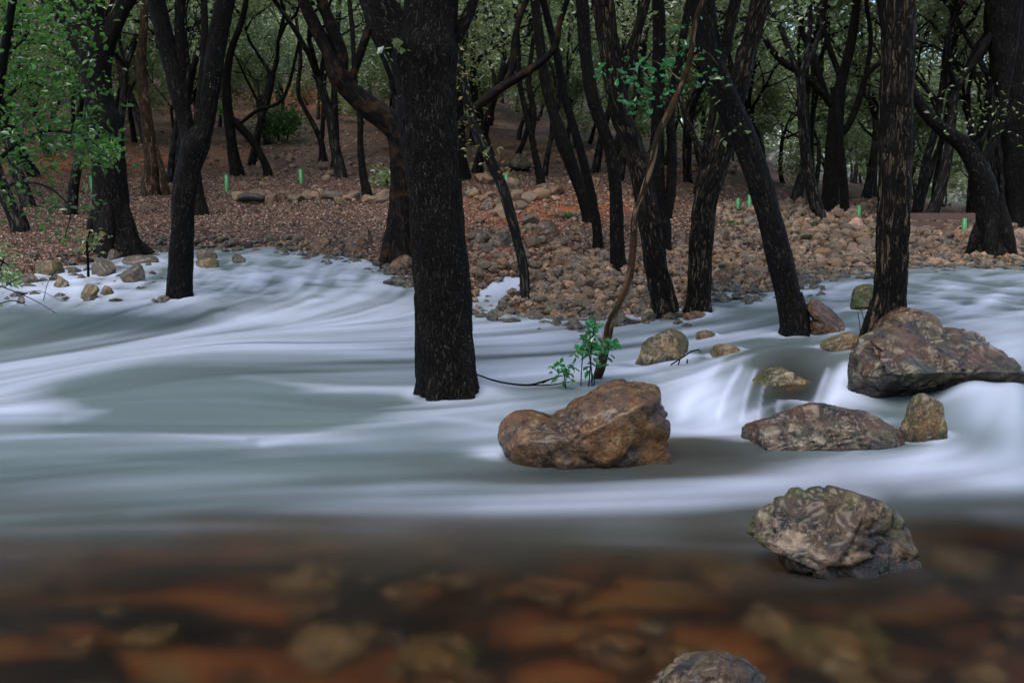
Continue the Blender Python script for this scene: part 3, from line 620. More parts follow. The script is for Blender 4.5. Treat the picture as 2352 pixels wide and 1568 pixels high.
# ------------------------------------------------------------------ the wood behind, hundreds of trunks
rng = np.random.default_rng(77)
def far_ok(x, y, d): return all((x - a) ** 2 + (y - b) ** 2 > d * d for a, b in taken)
GROUPS = [(1.0e9, 'oaks massed on the level ground beyond the rubble', 'slim dark oak among many on the level ground beyond the rubble'),]
cnt = 0
for it in range(6000):
    if cnt >= 265: break
    y = 19 + 52 * rng.random() ** 0.8; u = rng.uniform(-330, 2680); x = (u - 1176) / F * y
    if y < 26 and 480 < u < 900: continue
    if y < 24 and 950 < u < 1750: continue
    if y > 27 and 2110 < u < 2310 and rng.random() < .75: continue
    if not far_ok(x, y, 1.35 + .020 * y): continue
    if u < 950: lab, grp = 'slim dark oak among many on the brown slope beyond the stone row', 'oaks massed on the brown slope'
    elif u < 1750: lab, grp = 'slim dark oak among many on the stony slope above the pale boulders', 'oaks massed on the stony slope'
    else: lab, grp = 'slim dark oak among many on the level ground beyond the rubble', 'oaks massed beyond the rubble'
    put_tree(int(rng.integers(6)) if y > 33 else 6 + int(rng.integers(3)), x, y, rng.uniform(0, 6.28), rng.uniform(.8, 1.2) if y < 33 else rng.uniform(.62, .98), lab, grp, (rng.normal() * .06, rng.normal() * .06)); cnt += 1
# the wood goes on up the hill
n = 60000; y = rng.uniform(68, 112, n); x = rng.uniform(-1, 1, n) * (y * .75); z = Hgt(x, y) + rng.beta(1.5, 1.6, n) * 10
keepm = fbm(np.stack([x * .22, y * .22, z * .3], -1), 3, 91) > -.30
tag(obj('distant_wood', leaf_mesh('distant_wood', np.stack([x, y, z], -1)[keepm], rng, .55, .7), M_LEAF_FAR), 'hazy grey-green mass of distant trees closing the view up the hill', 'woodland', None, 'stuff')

# ------------------------------------------------------------------ boulders
_ico = {}
def ico(sub):
    if sub not in _ico:
        import bmesh
        bm = bmesh.new(); bmesh.ops.create_icosphere(bm, subdivisions=sub, radius=1)
        _ico[sub] = (np.array([v.co[:] for v in bm.verts]), np.array([[v.index for v in f.verts] for f in bm.faces])); bm.free()
    return _ico[sub]
def boulder(name, label, outline, mat, thick=.7, cuts=(), sub=5, amp=.05, freq=2.2, seed=1, drop=.12, vb=None, group=None, yoff=0.0, cat='boulder', soft=.75, ridge=.06, steps=0.0, facets=14):
    o = np.array(outline, float); uc = (o[:, 0].min() + o[:, 0].max()) / 2; vb = vb or o[:, 1].max()
    _, Yf, _ = ground_hit(uc, vb); hw = (o[:, 0].max() - o[:, 0].min()) / 2 * Yf / F; T = thick * hw; Yc = Yf + T * .8 + yoff
    W = np.array([P(u, v, Yc) for u, v in o]); h = W[:, 2].max() - W[:, 2].min()
    low = W[:, 2] < W[:, 2].min() + .22 * h; W[low, 2] -= drop
    c = np.array([(W[:, 0].min() + W[:, 0].max()) / 2, Yc, W[:, 2].min() * .55 + W[:, 2].max() * .45])
    th = np.arctan2(W[:, 2] - c[2], W[:, 0] - c[0]); rr = np.hypot(W[:, 2] - c[2], W[:, 0] - c[0]); k = np.argsort(th); th = th[k]; rr = rr[k]
    th = np.concatenate([th - 2 * math.pi, th, th + 2 * math.pi]); rr = np.tile(rr, 3)
    V, Fc = ico(sub); rho = np.hypot(V[:, 0], V[:, 2]); a = np.arctan2(V[:, 2], V[:, 0]); r = np.interp(a, th, rr) * rho ** soft
    Q = np.stack([r * np.cos(a), np.sign(V[:, 1]) * np.abs(V[:, 1]) ** .8 * T, r * np.sin(a)], -1)
    for (nx, ny, nz, off) in cuts:
        nn = unit(np.array([nx, ny, nz], float)); d = Q @ nn - off * hw * (1 + .22 * fbm(Q / hw * 2.6 + seed, 3, seed + 77)); Q = Q - np.where(d > 0, d, 0)[:, None] * nn * .93
    r_ = np.random.default_rng(seed + 400)
    for k in range(facets):
        nn = unit(r_.normal(size=3) * np.array([1, 1, .8])); q = Q @ nn; d = q - q.max() * r_.uniform(.80, .95); Q = Q - np.where(d > 0, d, 0)[:, None] * nn * .9
    for ax, (lo, hi) in ((0, (W[:, 0].min(), W[:, 0].max())), (2, (W[:, 2].min(), W[:, 2].max()))):
        q = Q[:, ax]; lo -= c[ax]; hi -= c[ax]; Q[:, ax] = np.where(q > 0, q * hi / q.max(), q * lo / q.min())
    s = Q / hw; rad = unit(Q)
    n1 = fbm(s * freq + seed * 5.1, 5, seed); n2 = fbm(s * freq * 3.5 + seed, 4, seed + 5); n3 = 1 - np.abs(fbm(s * freq * 1.6 + seed * 2.2, 4, seed + 9)) * 2.2
    Q = Q + rad * hw * (amp * n1 + amp * .35 * n2 - ridge * np.clip(n3, 0, 1) ** 4)[:, None]
    if steps: Q = Q + rad * hw * (steps * (np.round(fbm(s * 3.1 + seed, 3, seed + 20) * 3) / 3))[:, None]
    if Yf < 17 and vb < 1400: CONTACT.append((c[0], Yc, hw * 1.05, T * 1.1, 1.0 if vb < 1060 else .25))
    ob = obj(name, mesh_np(name, Q, [Fc]), mat); ob.location = c
    return tag(ob, label, cat, group)

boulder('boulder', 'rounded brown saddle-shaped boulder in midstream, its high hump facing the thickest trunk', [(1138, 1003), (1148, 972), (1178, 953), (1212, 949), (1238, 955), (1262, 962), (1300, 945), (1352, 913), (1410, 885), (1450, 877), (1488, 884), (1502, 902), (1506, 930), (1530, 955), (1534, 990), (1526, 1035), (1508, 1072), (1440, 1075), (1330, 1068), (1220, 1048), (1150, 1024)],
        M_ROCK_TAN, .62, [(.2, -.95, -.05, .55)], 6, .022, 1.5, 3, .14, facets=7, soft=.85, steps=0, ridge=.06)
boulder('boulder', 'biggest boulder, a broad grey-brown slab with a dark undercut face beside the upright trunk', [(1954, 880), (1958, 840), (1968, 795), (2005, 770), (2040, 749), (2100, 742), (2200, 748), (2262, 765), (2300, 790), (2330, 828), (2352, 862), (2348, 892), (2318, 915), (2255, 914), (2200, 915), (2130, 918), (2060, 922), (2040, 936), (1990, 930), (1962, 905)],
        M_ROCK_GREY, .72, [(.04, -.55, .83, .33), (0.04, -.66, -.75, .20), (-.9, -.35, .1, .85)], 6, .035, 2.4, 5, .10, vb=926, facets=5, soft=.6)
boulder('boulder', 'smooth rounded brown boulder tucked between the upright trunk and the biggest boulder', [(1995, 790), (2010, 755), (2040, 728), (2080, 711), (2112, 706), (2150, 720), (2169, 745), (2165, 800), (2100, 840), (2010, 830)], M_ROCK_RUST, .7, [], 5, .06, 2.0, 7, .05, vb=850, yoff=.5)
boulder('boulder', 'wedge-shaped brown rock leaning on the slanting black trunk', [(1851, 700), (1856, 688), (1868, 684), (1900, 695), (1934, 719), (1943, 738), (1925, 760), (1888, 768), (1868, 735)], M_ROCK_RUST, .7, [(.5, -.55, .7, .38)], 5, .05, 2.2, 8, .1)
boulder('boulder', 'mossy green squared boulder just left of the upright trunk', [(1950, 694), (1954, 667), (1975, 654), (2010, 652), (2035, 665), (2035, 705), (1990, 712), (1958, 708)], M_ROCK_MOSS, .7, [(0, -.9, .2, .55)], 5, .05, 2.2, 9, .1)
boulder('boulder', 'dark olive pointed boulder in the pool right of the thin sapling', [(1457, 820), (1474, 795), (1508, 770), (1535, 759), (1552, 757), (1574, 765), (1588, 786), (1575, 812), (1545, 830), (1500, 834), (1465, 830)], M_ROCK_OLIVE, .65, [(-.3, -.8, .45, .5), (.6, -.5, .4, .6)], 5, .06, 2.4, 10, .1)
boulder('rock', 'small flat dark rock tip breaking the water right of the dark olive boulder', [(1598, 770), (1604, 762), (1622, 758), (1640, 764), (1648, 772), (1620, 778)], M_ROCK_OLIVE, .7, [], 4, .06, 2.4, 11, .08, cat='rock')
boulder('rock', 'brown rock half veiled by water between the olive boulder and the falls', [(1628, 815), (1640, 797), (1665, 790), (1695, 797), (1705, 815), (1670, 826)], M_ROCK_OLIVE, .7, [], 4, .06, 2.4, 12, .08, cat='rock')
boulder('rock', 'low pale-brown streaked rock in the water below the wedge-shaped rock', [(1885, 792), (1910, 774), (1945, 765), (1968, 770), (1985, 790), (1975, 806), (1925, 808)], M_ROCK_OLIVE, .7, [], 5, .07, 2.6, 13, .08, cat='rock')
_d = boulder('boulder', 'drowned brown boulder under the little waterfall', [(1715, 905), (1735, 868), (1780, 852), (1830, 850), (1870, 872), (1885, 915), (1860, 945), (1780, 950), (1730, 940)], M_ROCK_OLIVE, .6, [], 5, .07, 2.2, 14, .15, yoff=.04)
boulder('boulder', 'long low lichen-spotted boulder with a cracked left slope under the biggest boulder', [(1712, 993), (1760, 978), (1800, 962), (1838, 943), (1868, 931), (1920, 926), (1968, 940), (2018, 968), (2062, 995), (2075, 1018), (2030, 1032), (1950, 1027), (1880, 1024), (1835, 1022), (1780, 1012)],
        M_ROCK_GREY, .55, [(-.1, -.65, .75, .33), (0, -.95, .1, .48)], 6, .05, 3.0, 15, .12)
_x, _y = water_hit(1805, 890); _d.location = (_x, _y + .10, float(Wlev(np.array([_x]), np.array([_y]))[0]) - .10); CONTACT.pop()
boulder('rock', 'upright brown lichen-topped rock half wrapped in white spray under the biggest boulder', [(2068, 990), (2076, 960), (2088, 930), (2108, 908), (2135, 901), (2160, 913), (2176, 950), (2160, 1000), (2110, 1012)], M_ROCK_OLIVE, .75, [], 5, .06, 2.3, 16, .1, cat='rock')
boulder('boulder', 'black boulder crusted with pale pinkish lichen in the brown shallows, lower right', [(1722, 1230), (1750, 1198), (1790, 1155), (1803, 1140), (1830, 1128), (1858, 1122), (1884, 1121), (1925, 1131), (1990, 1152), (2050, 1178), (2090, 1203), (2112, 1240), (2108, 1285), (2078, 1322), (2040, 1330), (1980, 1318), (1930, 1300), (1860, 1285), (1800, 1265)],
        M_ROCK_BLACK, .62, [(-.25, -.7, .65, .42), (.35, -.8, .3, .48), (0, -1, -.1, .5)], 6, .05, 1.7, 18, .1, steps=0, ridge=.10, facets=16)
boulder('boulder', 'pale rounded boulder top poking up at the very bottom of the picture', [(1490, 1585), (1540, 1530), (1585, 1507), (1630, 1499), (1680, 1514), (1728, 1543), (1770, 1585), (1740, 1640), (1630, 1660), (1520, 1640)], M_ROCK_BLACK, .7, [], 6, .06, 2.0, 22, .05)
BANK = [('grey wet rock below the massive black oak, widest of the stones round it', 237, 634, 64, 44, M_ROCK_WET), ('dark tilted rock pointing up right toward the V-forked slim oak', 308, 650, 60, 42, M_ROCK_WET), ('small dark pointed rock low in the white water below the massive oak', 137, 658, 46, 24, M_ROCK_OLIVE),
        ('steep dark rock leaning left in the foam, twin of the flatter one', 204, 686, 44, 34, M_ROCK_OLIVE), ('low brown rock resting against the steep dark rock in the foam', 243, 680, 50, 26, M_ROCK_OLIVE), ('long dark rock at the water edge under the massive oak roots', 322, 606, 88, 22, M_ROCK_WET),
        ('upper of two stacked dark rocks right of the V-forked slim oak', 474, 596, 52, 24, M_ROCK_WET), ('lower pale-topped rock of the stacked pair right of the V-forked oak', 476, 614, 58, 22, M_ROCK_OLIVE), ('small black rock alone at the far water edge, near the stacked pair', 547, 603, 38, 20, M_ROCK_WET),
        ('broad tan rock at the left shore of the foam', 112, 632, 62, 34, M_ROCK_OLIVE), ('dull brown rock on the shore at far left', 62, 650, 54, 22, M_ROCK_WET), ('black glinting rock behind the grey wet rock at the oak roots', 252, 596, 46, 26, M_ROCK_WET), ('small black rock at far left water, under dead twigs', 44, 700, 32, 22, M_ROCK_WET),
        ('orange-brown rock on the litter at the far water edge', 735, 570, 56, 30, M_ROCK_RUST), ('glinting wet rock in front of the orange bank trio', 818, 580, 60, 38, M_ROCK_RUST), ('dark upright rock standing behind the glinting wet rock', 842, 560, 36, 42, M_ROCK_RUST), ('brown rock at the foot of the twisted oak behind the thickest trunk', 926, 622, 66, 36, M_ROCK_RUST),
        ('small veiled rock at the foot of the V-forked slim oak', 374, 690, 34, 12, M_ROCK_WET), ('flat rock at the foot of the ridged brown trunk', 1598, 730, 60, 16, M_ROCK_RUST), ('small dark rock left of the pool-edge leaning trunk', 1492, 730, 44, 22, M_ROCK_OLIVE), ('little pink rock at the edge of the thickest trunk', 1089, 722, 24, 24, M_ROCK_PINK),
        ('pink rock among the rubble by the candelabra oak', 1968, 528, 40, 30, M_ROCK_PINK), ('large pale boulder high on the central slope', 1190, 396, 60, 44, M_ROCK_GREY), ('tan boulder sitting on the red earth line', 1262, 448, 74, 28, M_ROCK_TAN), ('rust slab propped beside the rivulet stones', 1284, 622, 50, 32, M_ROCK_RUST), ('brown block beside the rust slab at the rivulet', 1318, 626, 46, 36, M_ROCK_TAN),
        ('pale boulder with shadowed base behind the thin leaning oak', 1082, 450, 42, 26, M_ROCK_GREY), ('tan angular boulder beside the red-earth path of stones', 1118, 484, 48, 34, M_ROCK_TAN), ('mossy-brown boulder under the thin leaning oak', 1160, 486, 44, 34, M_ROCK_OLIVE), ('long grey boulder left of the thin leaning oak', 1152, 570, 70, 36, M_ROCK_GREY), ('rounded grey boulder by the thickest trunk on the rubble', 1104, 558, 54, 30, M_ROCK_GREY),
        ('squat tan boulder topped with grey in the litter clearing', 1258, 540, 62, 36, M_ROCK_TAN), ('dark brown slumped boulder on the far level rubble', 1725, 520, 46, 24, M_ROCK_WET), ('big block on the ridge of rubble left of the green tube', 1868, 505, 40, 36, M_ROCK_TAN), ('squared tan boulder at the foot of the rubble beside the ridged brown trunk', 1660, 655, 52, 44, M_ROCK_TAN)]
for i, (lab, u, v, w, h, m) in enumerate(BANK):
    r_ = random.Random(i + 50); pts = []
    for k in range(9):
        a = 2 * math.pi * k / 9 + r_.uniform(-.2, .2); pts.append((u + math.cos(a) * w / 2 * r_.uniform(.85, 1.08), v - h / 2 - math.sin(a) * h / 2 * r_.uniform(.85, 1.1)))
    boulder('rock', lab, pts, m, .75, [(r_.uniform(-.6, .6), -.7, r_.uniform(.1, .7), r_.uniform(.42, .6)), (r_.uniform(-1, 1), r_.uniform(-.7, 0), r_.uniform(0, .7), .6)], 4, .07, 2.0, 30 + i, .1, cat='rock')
# drowned stones in the near shallows
for i, (u, v, w, h, m, lab) in enumerate([(1765, 1375, 130, 44, M_ROCK_BED, 'pale tan stone under the water below the crusted black boulder'), (1930, 1420, 240, 50, M_ROCK_OLIVE, 'wide olive stone under the water, largest in the near right shallows'), (2260, 1470, 110, 40, M_ROCK_BED, 'pale stone under the water close to the right edge'),
        (2330, 1345, 80, 60, M_ROCK_RUST, 'ochre stone under the water above the pale edge stone'), (1000, 1535, 150, 60, M_ROCK_RUST, 'reddish stone under the water at the bottom left of the pale boulder top'), (365, 1535, 130, 60, M_ROCK_PINK, 'pinkish stone under the water at the bottom left'), (200, 1535, 120, 60, M_ROCK_OLIVE, 'greenish stone under the water beside the pinkish one'),
        (180, 1430, 110, 50, M_ROCK_RUST, 'faint brown stone under the water at far left'), (700, 1285, 160, 44, M_ROCK_BED, 'pale yellowish stone under the water, furthest of the left shallows'), (960, 1310, 150, 44, M_ROCK_RUST, 'orange-brown ledge under the water left of the dark hollow'), (1270, 1300, 190, 44, M_ROCK_RUST, 'long rust stone under the water right of the dark hollow'),
        (1010, 1440, 190, 90, M_ROCK_OLIVE, 'large dim green stone under the water in the near middle'), (1400, 1430, 170, 60, M_ROCK_RUST, 'brown stone under the water in front of the saddle boulder'), (1600, 1450, 120, 40, M_ROCK_OLIVE, 'dull stone under the water above the pale boulder top'), (2080, 1540, 190, 70, M_ROCK_RUST, 'reddish brown slab under the water at lower right'), (760, 1400, 200, 60, M_ROCK_BED, 'grey-brown stone under the water left of the dim green stone'), (620, 1048, 110, 26, M_ROCK_BED, 'tan stone glimmering under the grey water left of the trunk'), (2200, 1230, 180, 60, M_ROCK_WET, 'dark stone under the water right of the crusted black boulder')]):
    pts = [(u + math.cos(a) * w / 2 * random.Random(i * 31 + k).uniform(.85, 1.1), v - math.sin(a) * h / 2) for k, a in enumerate(np.linspace(0, 2 * math.pi, 10)[:-1])]
    x, y = water_hit(u, v); hw = w / 2 * y / F
    V, Fc = ico(4); Q = V * np.array([hw, hw * 1.2, .075]) * (1 + .55 * fbm(V * 1.5 + i, 3, i))[:, None]
    hb = float(Hgt(np.array([x]), np.array([y]))[0]); wl = float(Wlev(np.array([x]), np.array([y]))[0])
    ob = obj('drowned_stone', mesh_np('drowned_stone', Q, [Fc]), m); ob.location = (x, y, min(wl - .10, hb + .02)); tag(ob, lab, 'stone')

_r = np.random.default_rng(8)
for i in range(60):
    u, v = _r.uniform(-80, 2430), _r.uniform(1215, 1600); w = 40 + 90 * _r.random() ** 1.8; x, y = water_hit(u, v); hw = w / 2 * y / F; V, Fc = ico(3)
    Q = V * np.array([hw, hw * _r.uniform(.8, 1.2), hw * .6]) * (1 + .5 * fbm(V * 1.5 + i * 3, 3, i))[:, None]
    hb = float(Hgt(np.array([x]), np.array([y]))[0]); wl = float(Wlev(np.array([x]), np.array([y]))[0]); mm = (M_ROCK_RUST, M_ROCK_BED, M_ROCK_OLIVE, M_ROCK_RUST, M_ROCK_TAN, M_ROCK_WET)[int(_r.integers(6))]
    ob = obj('drowned_stone', mesh_np('drowned_stone', Q, [Fc]), mm); ob.location = (x, y, min(wl - .6 * hw - .03, hb + .2 * hw)); tag(ob, 'one of the small stones blurred under the near brown shallows', 'stone', 'small drowned stones of the shallows')

# ------------------------------------------------------------------ the water sheet with its foam
xs_w = np.linspace(-1, 1, 760); ys_w = 1.0 * (17.3) ** np.linspace(0, 1, 620)
Yw, Sw = np.meshgrid(ys_w, xs_w, indexing='ij'); Xw = Sw * (2.6 + 0.66 * Yw)
W0 = Wlev(Xw, Yw); UU, VV = proj(Xw, Yw, W0)
ix = (Xw - gx[0]) / .035; iy = (Yw - gy[0]) / .035
l1 = bil(L1, ix, iy); l2 = bil(L2, ix, iy); l3 = bil(L3, ix, iy)
def B(u, v, ru, rv, a, k=0.0):                      # a soft patch on the water; k tilts it
    return a * np.exp(-((UU - u) / ru) ** 2 - ((VV - v - k * (UU - u)) / rv) ** 2)
def S(pts, r, a):                                   # a soft streak along a line
    d = segdist(UU, VV * 1.0, np.array(pts, float)); return a * np.exp(-(d / r) ** 2)
rough_zone = np.clip(B(640, 640, 360, 55, 1) + B(2250, 680, 220, 60, 1) + B(1850, 680, 180, 30, .9) + B(150, 650, 220, 50, .8), 0, 1)
foam = np.zeros_like(UU)
for b in [(640, 640, 330, 42, .75), (150, 655, 170, 40, .75), (420, 690, 260, 22, .35), (700, 725, 360, 36, .40), (560, 770, 460, 34, .25), (880, 790, 200, 50, .22),
          (60, 850, 260, 30, .36, -.12), (400, 780, 260, 22, .30, -.12), (20, 935, 140, 42, .55), (700, 830, 260, 30, .18, .05), (1280, 780, 200, 48, .40), (1210, 790, 90, 30, .2),
          (1260, 855, 170, 18, .35), (1640, 765, 170, 26, .5), (1520, 770, 90, 40, .2), (1620, 905, 70, 50, .75, .5), (1680, 980, 180, 28, .75), (1540, 900, 120, 50, .3), (1840, 930, 60, 30, .15),
          (1930, 890, 50, 60, .55), (2240, 690, 170, 55, .62), (1850, 670, 130, 28, .55), (2320, 800, 70, 60, .35), (2230, 930, 70, 60, .40), (2330, 960, 40, 90, .5), (2120, 1060, 260, 34, .62, -.03), (2300, 1100, 140, 30, .5),
          (1750, 1105, 420, 46, .55, -.05), (1350, 1150, 420, 44, .28, -.02), (950, 1150, 320, 28, .16), (1140, 1038, 50, 13, .95), (980, 945, 180, 22, .22, -.05), (1130, 1000, 130, 20, .22),
          (1120, 930, 150, 30, .2), (400, 1000, 300, 10, .14), (700, 1010, 200, 16, .14, .05), (300, 1110, 420, 30, .08), (520, 1010, 300, 12, .10, -.04), (250, 1060, 260, 10, .07, .02), (620, 1035, 70, 14, .10), (1700, 860, 40, 60, .2), (2000, 960, 100, 20, .35), (1600, 720, 60, 12, .5), (1750, 690, 80, 16, .4),
          (1100, 660, 70, 30, .6), (1180, 640, 80, 30, .6), (1240, 605, 60, 20, .6), (930, 690, 80, 40, .3), (1360, 1140, 260, 20, .12), (2280, 1180, 120, 22, .12)]:
    foam += B(*b)
for pts, r, a in [([(0, 880), (200, 850), (480, 790), (700, 790), (950, 815)], 16, .22), ([(150, 960), (420, 900), (560, 870), (800, 900), (960, 895)], 10, .12), ([(500, 720), (700, 745), (950, 735)], 14, .2),
                  ([(600, 1020), (800, 985), (1000, 960), (1160, 980)], 9, .16), ([(0, 1010), (300, 990), (560, 1010)], 7, .12), ([(1120, 870), (1260, 850), (1400, 845), (1520, 860)], 10, .25),
                  ([(1640, 830), (1610, 880), (1560, 940)], 18, .3), ([(1760, 870), (1735, 930)], 12, .22), ([(1720, 870), (1690, 930)], 11, .2), ([(1800, 880), (1790, 930)], 7, .25), ([(1960, 850), (1920, 900), (1890, 940)], 16, .3),
                  ([(1100, 1160), (1500, 1135), (1900, 1090)], 16, .07), ([(300, 1180), (600, 1140), (900, 1130)], 14, .05)]:
    foam += S(pts, r, a)
for b in [(120, 745, 200, 20, .55), (330, 735, 90, 12, .2), (420, 905, 260, 42, .45, .03), (750, 945, 170, 22, .40, -.06), (600, 925, 240, 16, .2), (300, 985, 260, 14, .15), (1850, 835, 130, 34, .40), (1820, 890, 74, 56, .6), (1600, 1040, 150, 30, .55), (1500, 1085, 500, 14, .35),
          (1280, 1085, 180, 22, .4), (2215, 985, 45, 45, .22), (760, 655, 60, 14, .35), (850, 625, 70, 12, .3), (640, 615, 50, 10, .25), (2270, 655, 60, 10, .4), (2180, 640, 50, 8, .3), (1640, 820, 60, 12, .3), (1750, 790, 80, 10, .25), (2040, 1130, 50, 20, .2), (1900, 1180, 300, 24, .25)]:
    foam -= B(*b)
for pts, r, a in [([(1655, 838), (1620, 880), (1570, 935)], 10, .5), ([(1700, 858), (1672, 895), (1650, 938)], 6, .6), ([(1735, 866), (1716, 900), (1704, 940)], 5, .55), ([(1762, 872), (1750, 905), (1742, 942)], 4, .45), ([(1790, 880), (1784, 940)], 3, .25), ([(1900, 862), (1882, 900), (1868, 940)], 6, .4), ([(1940, 855), (1925, 895), (1905, 940)], 10, .45)]:
    foam += S(pts, r, a)
lump = fbm2(Xw, Yw, 1.7, 3, 51); lumpf = fbm2(Xw, Yw, 4.0, 3, 52)
foam = foam * (1 + (1 - B(2260, 940, 130, 80, .8)) * (1 - .65 * sstep(1060, 1150, VV)) * (.15 * l1 + .22 * l2 + .12 * l3) * (1 - .5 * rough_zone)) + .010 * l1 + .016 * l2
foam = foam * (1 - .30 * rough_zone) + rough_zone * (.62 * lump + .66 * lumpf + .05 * l1 + .03 * l3)  # foam thins between lumps; their bright tops and grey shadows are coloured in too
PILE = 0
for (cx, cy, rx, ry, am) in CONTACT:
    dd = np.hypot((Xw - cx) / rx, (Yw - cy) / ry); foam = foam + am * .30 * np.exp(-((dd - 1.0) / .25) ** 2) * (1 + .3 * l2)
    ii, jj = int((cx - gx[0]) / .035), int((cy - gy[0]) / .035); fx_, fy_ = vx[jj, ii], vy[jj, ii]; r0_ = min(rx, ry)
    al = (Xw - cx) * fx_ + (Yw - cy) * fy_; pe = -(Xw - cx) * fy_ + (Yw - cy) * fx_
    wake = np.exp(-np.maximum(al, 0) / (5 * r0_)) * sstep(-.3 * r0_, .6 * r0_, al)
    foam = foam + am * wake * (.30 * np.exp(-((np.abs(pe) - r0_ * (1 + .12 * al / r0_)) / (.35 * r0_)) ** 2) - .22 * np.exp(-(pe / (.6 * r0_)) ** 2))
    foam = foam + am * .35 * np.exp(-((al + 1.25 * r0_) / (.4 * r0_)) ** 2 - (pe / (1.1 * r0_)) ** 2); PILE = PILE + am * .03 * np.exp(-((al + 1.1 * r0_) / (.45 * r0_)) ** 2 - (pe / (1.2 * r0_)) ** 2) - am * .02 * np.exp(-((al - 1.3 * r0_) / (.6 * r0_)) ** 2 - (pe / r0_) ** 2)
VN = VV + 150 * fbm2(Xw * .8, Yw * 1.2, 1.0, 3, 61) + 22 * l2 - 110 * np.clip(1 - UU / 1300, 0, 1)
near = sstep(1060, 1400, VN)
foam += (.10 * B(450, 830, 700, 90, 1) + .06 * B(1300, 850, 500, 120, 1)) * (1 + .5 * l2)
foam = np.clip(foam, 0, 2) * (1 - .85 * near)
foam = .92 * (1 - np.exp(-1.25 * foam))
murk = .90 * (1 - sstep(960, 1300, VN) * .6 - .4 * sstep(1020, 1430, VN + 30 * fbm2(Xw * .6, Yw, 3.0, 3, 62))) + .03
murk = murk - B(620, 1035, 60, 14, .12) - B(1300, 1085, 190, 22, .35) - B(1620, 1040, 180, 34, .45) - B(1815, 895, 95, 56, .84) - B(1670, 805, 60, 20, .2) - B(2200, 1230, 260, 60, .3) - B(900, 1060, 200, 20, .15)
murk = np.clip(murk * (1 + .10 * l2 + .05 * l1), .03, .97)
warm = np.clip(sstep(1000, 1240, VN) + B(1600, 1040, 200, 40, .6) + B(1830, 860, 140, 60, .5), 0, 1)
dz = rough_zone * (.055 * lump + .022 * lumpf) + (.0012 * l1 + .004 * l2) * sstep(1250, 1000, VV) + .002 * l2 + PILE
dz += B(2235, 930, 85, 44, .12) + B(2340, 940, 50, 44, .10) + B(1800, 838, 170, 46, .075) - B(1760, 955, 220, 26, .03) - B(1650, 960, 130, 30, .05) + B(350, 850, 300, 40, .03) - B(450, 930, 260, 30, .03) + B(1990, 790, 60, 20, .03)
Zw = W0 + dz
Hw = Hgt(Xw, Yw); keep = (Hw < Zw + .06) & (Yw < yedge(Xw) + 2.0)
wm = grid_mesh('stream_surface', Xw, Yw, Zw, {'foam': ('FLOAT', foam), 'murk': ('FLOAT', murk), 'warm': ('FLOAT', warm)}, keep)
tag(obj('water', wm, M_WATER), kind='structure')

# ------------------------------------------------------------------ loose stones: individuals where they show, then the rest as one mass
rng = np.random.default_rng(5)
def stone_mesh(seed, sub=3):
    r_ = np.random.default_rng(seed); V, Fc = ico(sub); Q = V * np.array([1, r_.uniform(.7, 1), r_.uniform(.5, .75)])
    for k in range(9):
        nn = unit(r_.normal(size=3)); off = r_.uniform(.42, .72); d = Q @ nn - off; Q = Q - np.where(d > 0, d, 0)[:, None] * nn
    Q = Q * (1 + .07 * fbm(V * 2.5 + seed, 3, seed))[:, None]
    return Q, Fc
STONES = []
for k in range(12):
    Q, Fc = stone_mesh(k + 1); me = mesh_np('loose_stone', Q, [Fc], True); me.materials.append(M_ROCK_RUBBLE); STONES.append(me)
def put_stone(u, v, s, lab, grp, k=None):
    x, y, z = ground_hit(u, v, False)
    o = obj('loose_stone', STONES[int(rng.integers(12)) if k is None else k]); r_ = s / 2 * y / F
    o.location = (x, y, z + r_ * .32); o.scale = (r_, r_, r_); o.rotation_euler = (rng.uniform(-.4, .4), rng.uniform(-.4, .4), rng.uniform(0, 6.28)); tag(o, lab, 'stone', grp)
for u in np.arange(540, 905, 15):                     # the row of stones on the left slope
    put_stone(u + rng.normal() * 4, 458 + (u - 540) * .012 + rng.normal() * 5, rng.uniform(24, 48), 'tan stone in the long row laid across the brown slope', 'stones of the row')
zones = [(1085, 1330, 545, 640, 34, (24, 46), 'rivulet'), (1240, 1500, 640, 730, 62, (22, 44), 'pool'), (1640, 1800, 540, 655, 34, (24, 48), 'right'), (1800, 2010, 500, 625, 60, (24, 50), 'right'), (2085, 2260, 510, 605, 34, (18, 42), 'right'), (1330, 1600, 560, 650, 36, (18, 34), 'pool'),
         (1090, 1320, 380, 520, 34, (22, 60), 'slope'), (600, 900, 355, 420, 22, (14, 34), 'slopeleft')]
LABS = {'rivulet': ('wet brown stone beside the rivulet on the rubble bank', 'stones by the rivulet'), 'pool': ('loose tan stone on the rubble shore behind the pool', 'stones of the pool shore'), 'right': ('loose tan stone on the broad rubble bank near the upright trunk', 'stones of the broad rubble bank'),
        'slope': ('pale stone on the central slope behind the thin leaning oak', 'stones of the central slope'), 'slopeleft': ('ochre stone on the slope above the stone row', 'stones above the row')}
for (u0, u1, v0, v1, n, (s0, s1), key) in zones:
    for k in range(n): put_stone(rng.uniform(u0, u1), rng.uniform(v0, v1), s0 + (s1 - s0) * rng.random() ** 1.8, *LABS[key])
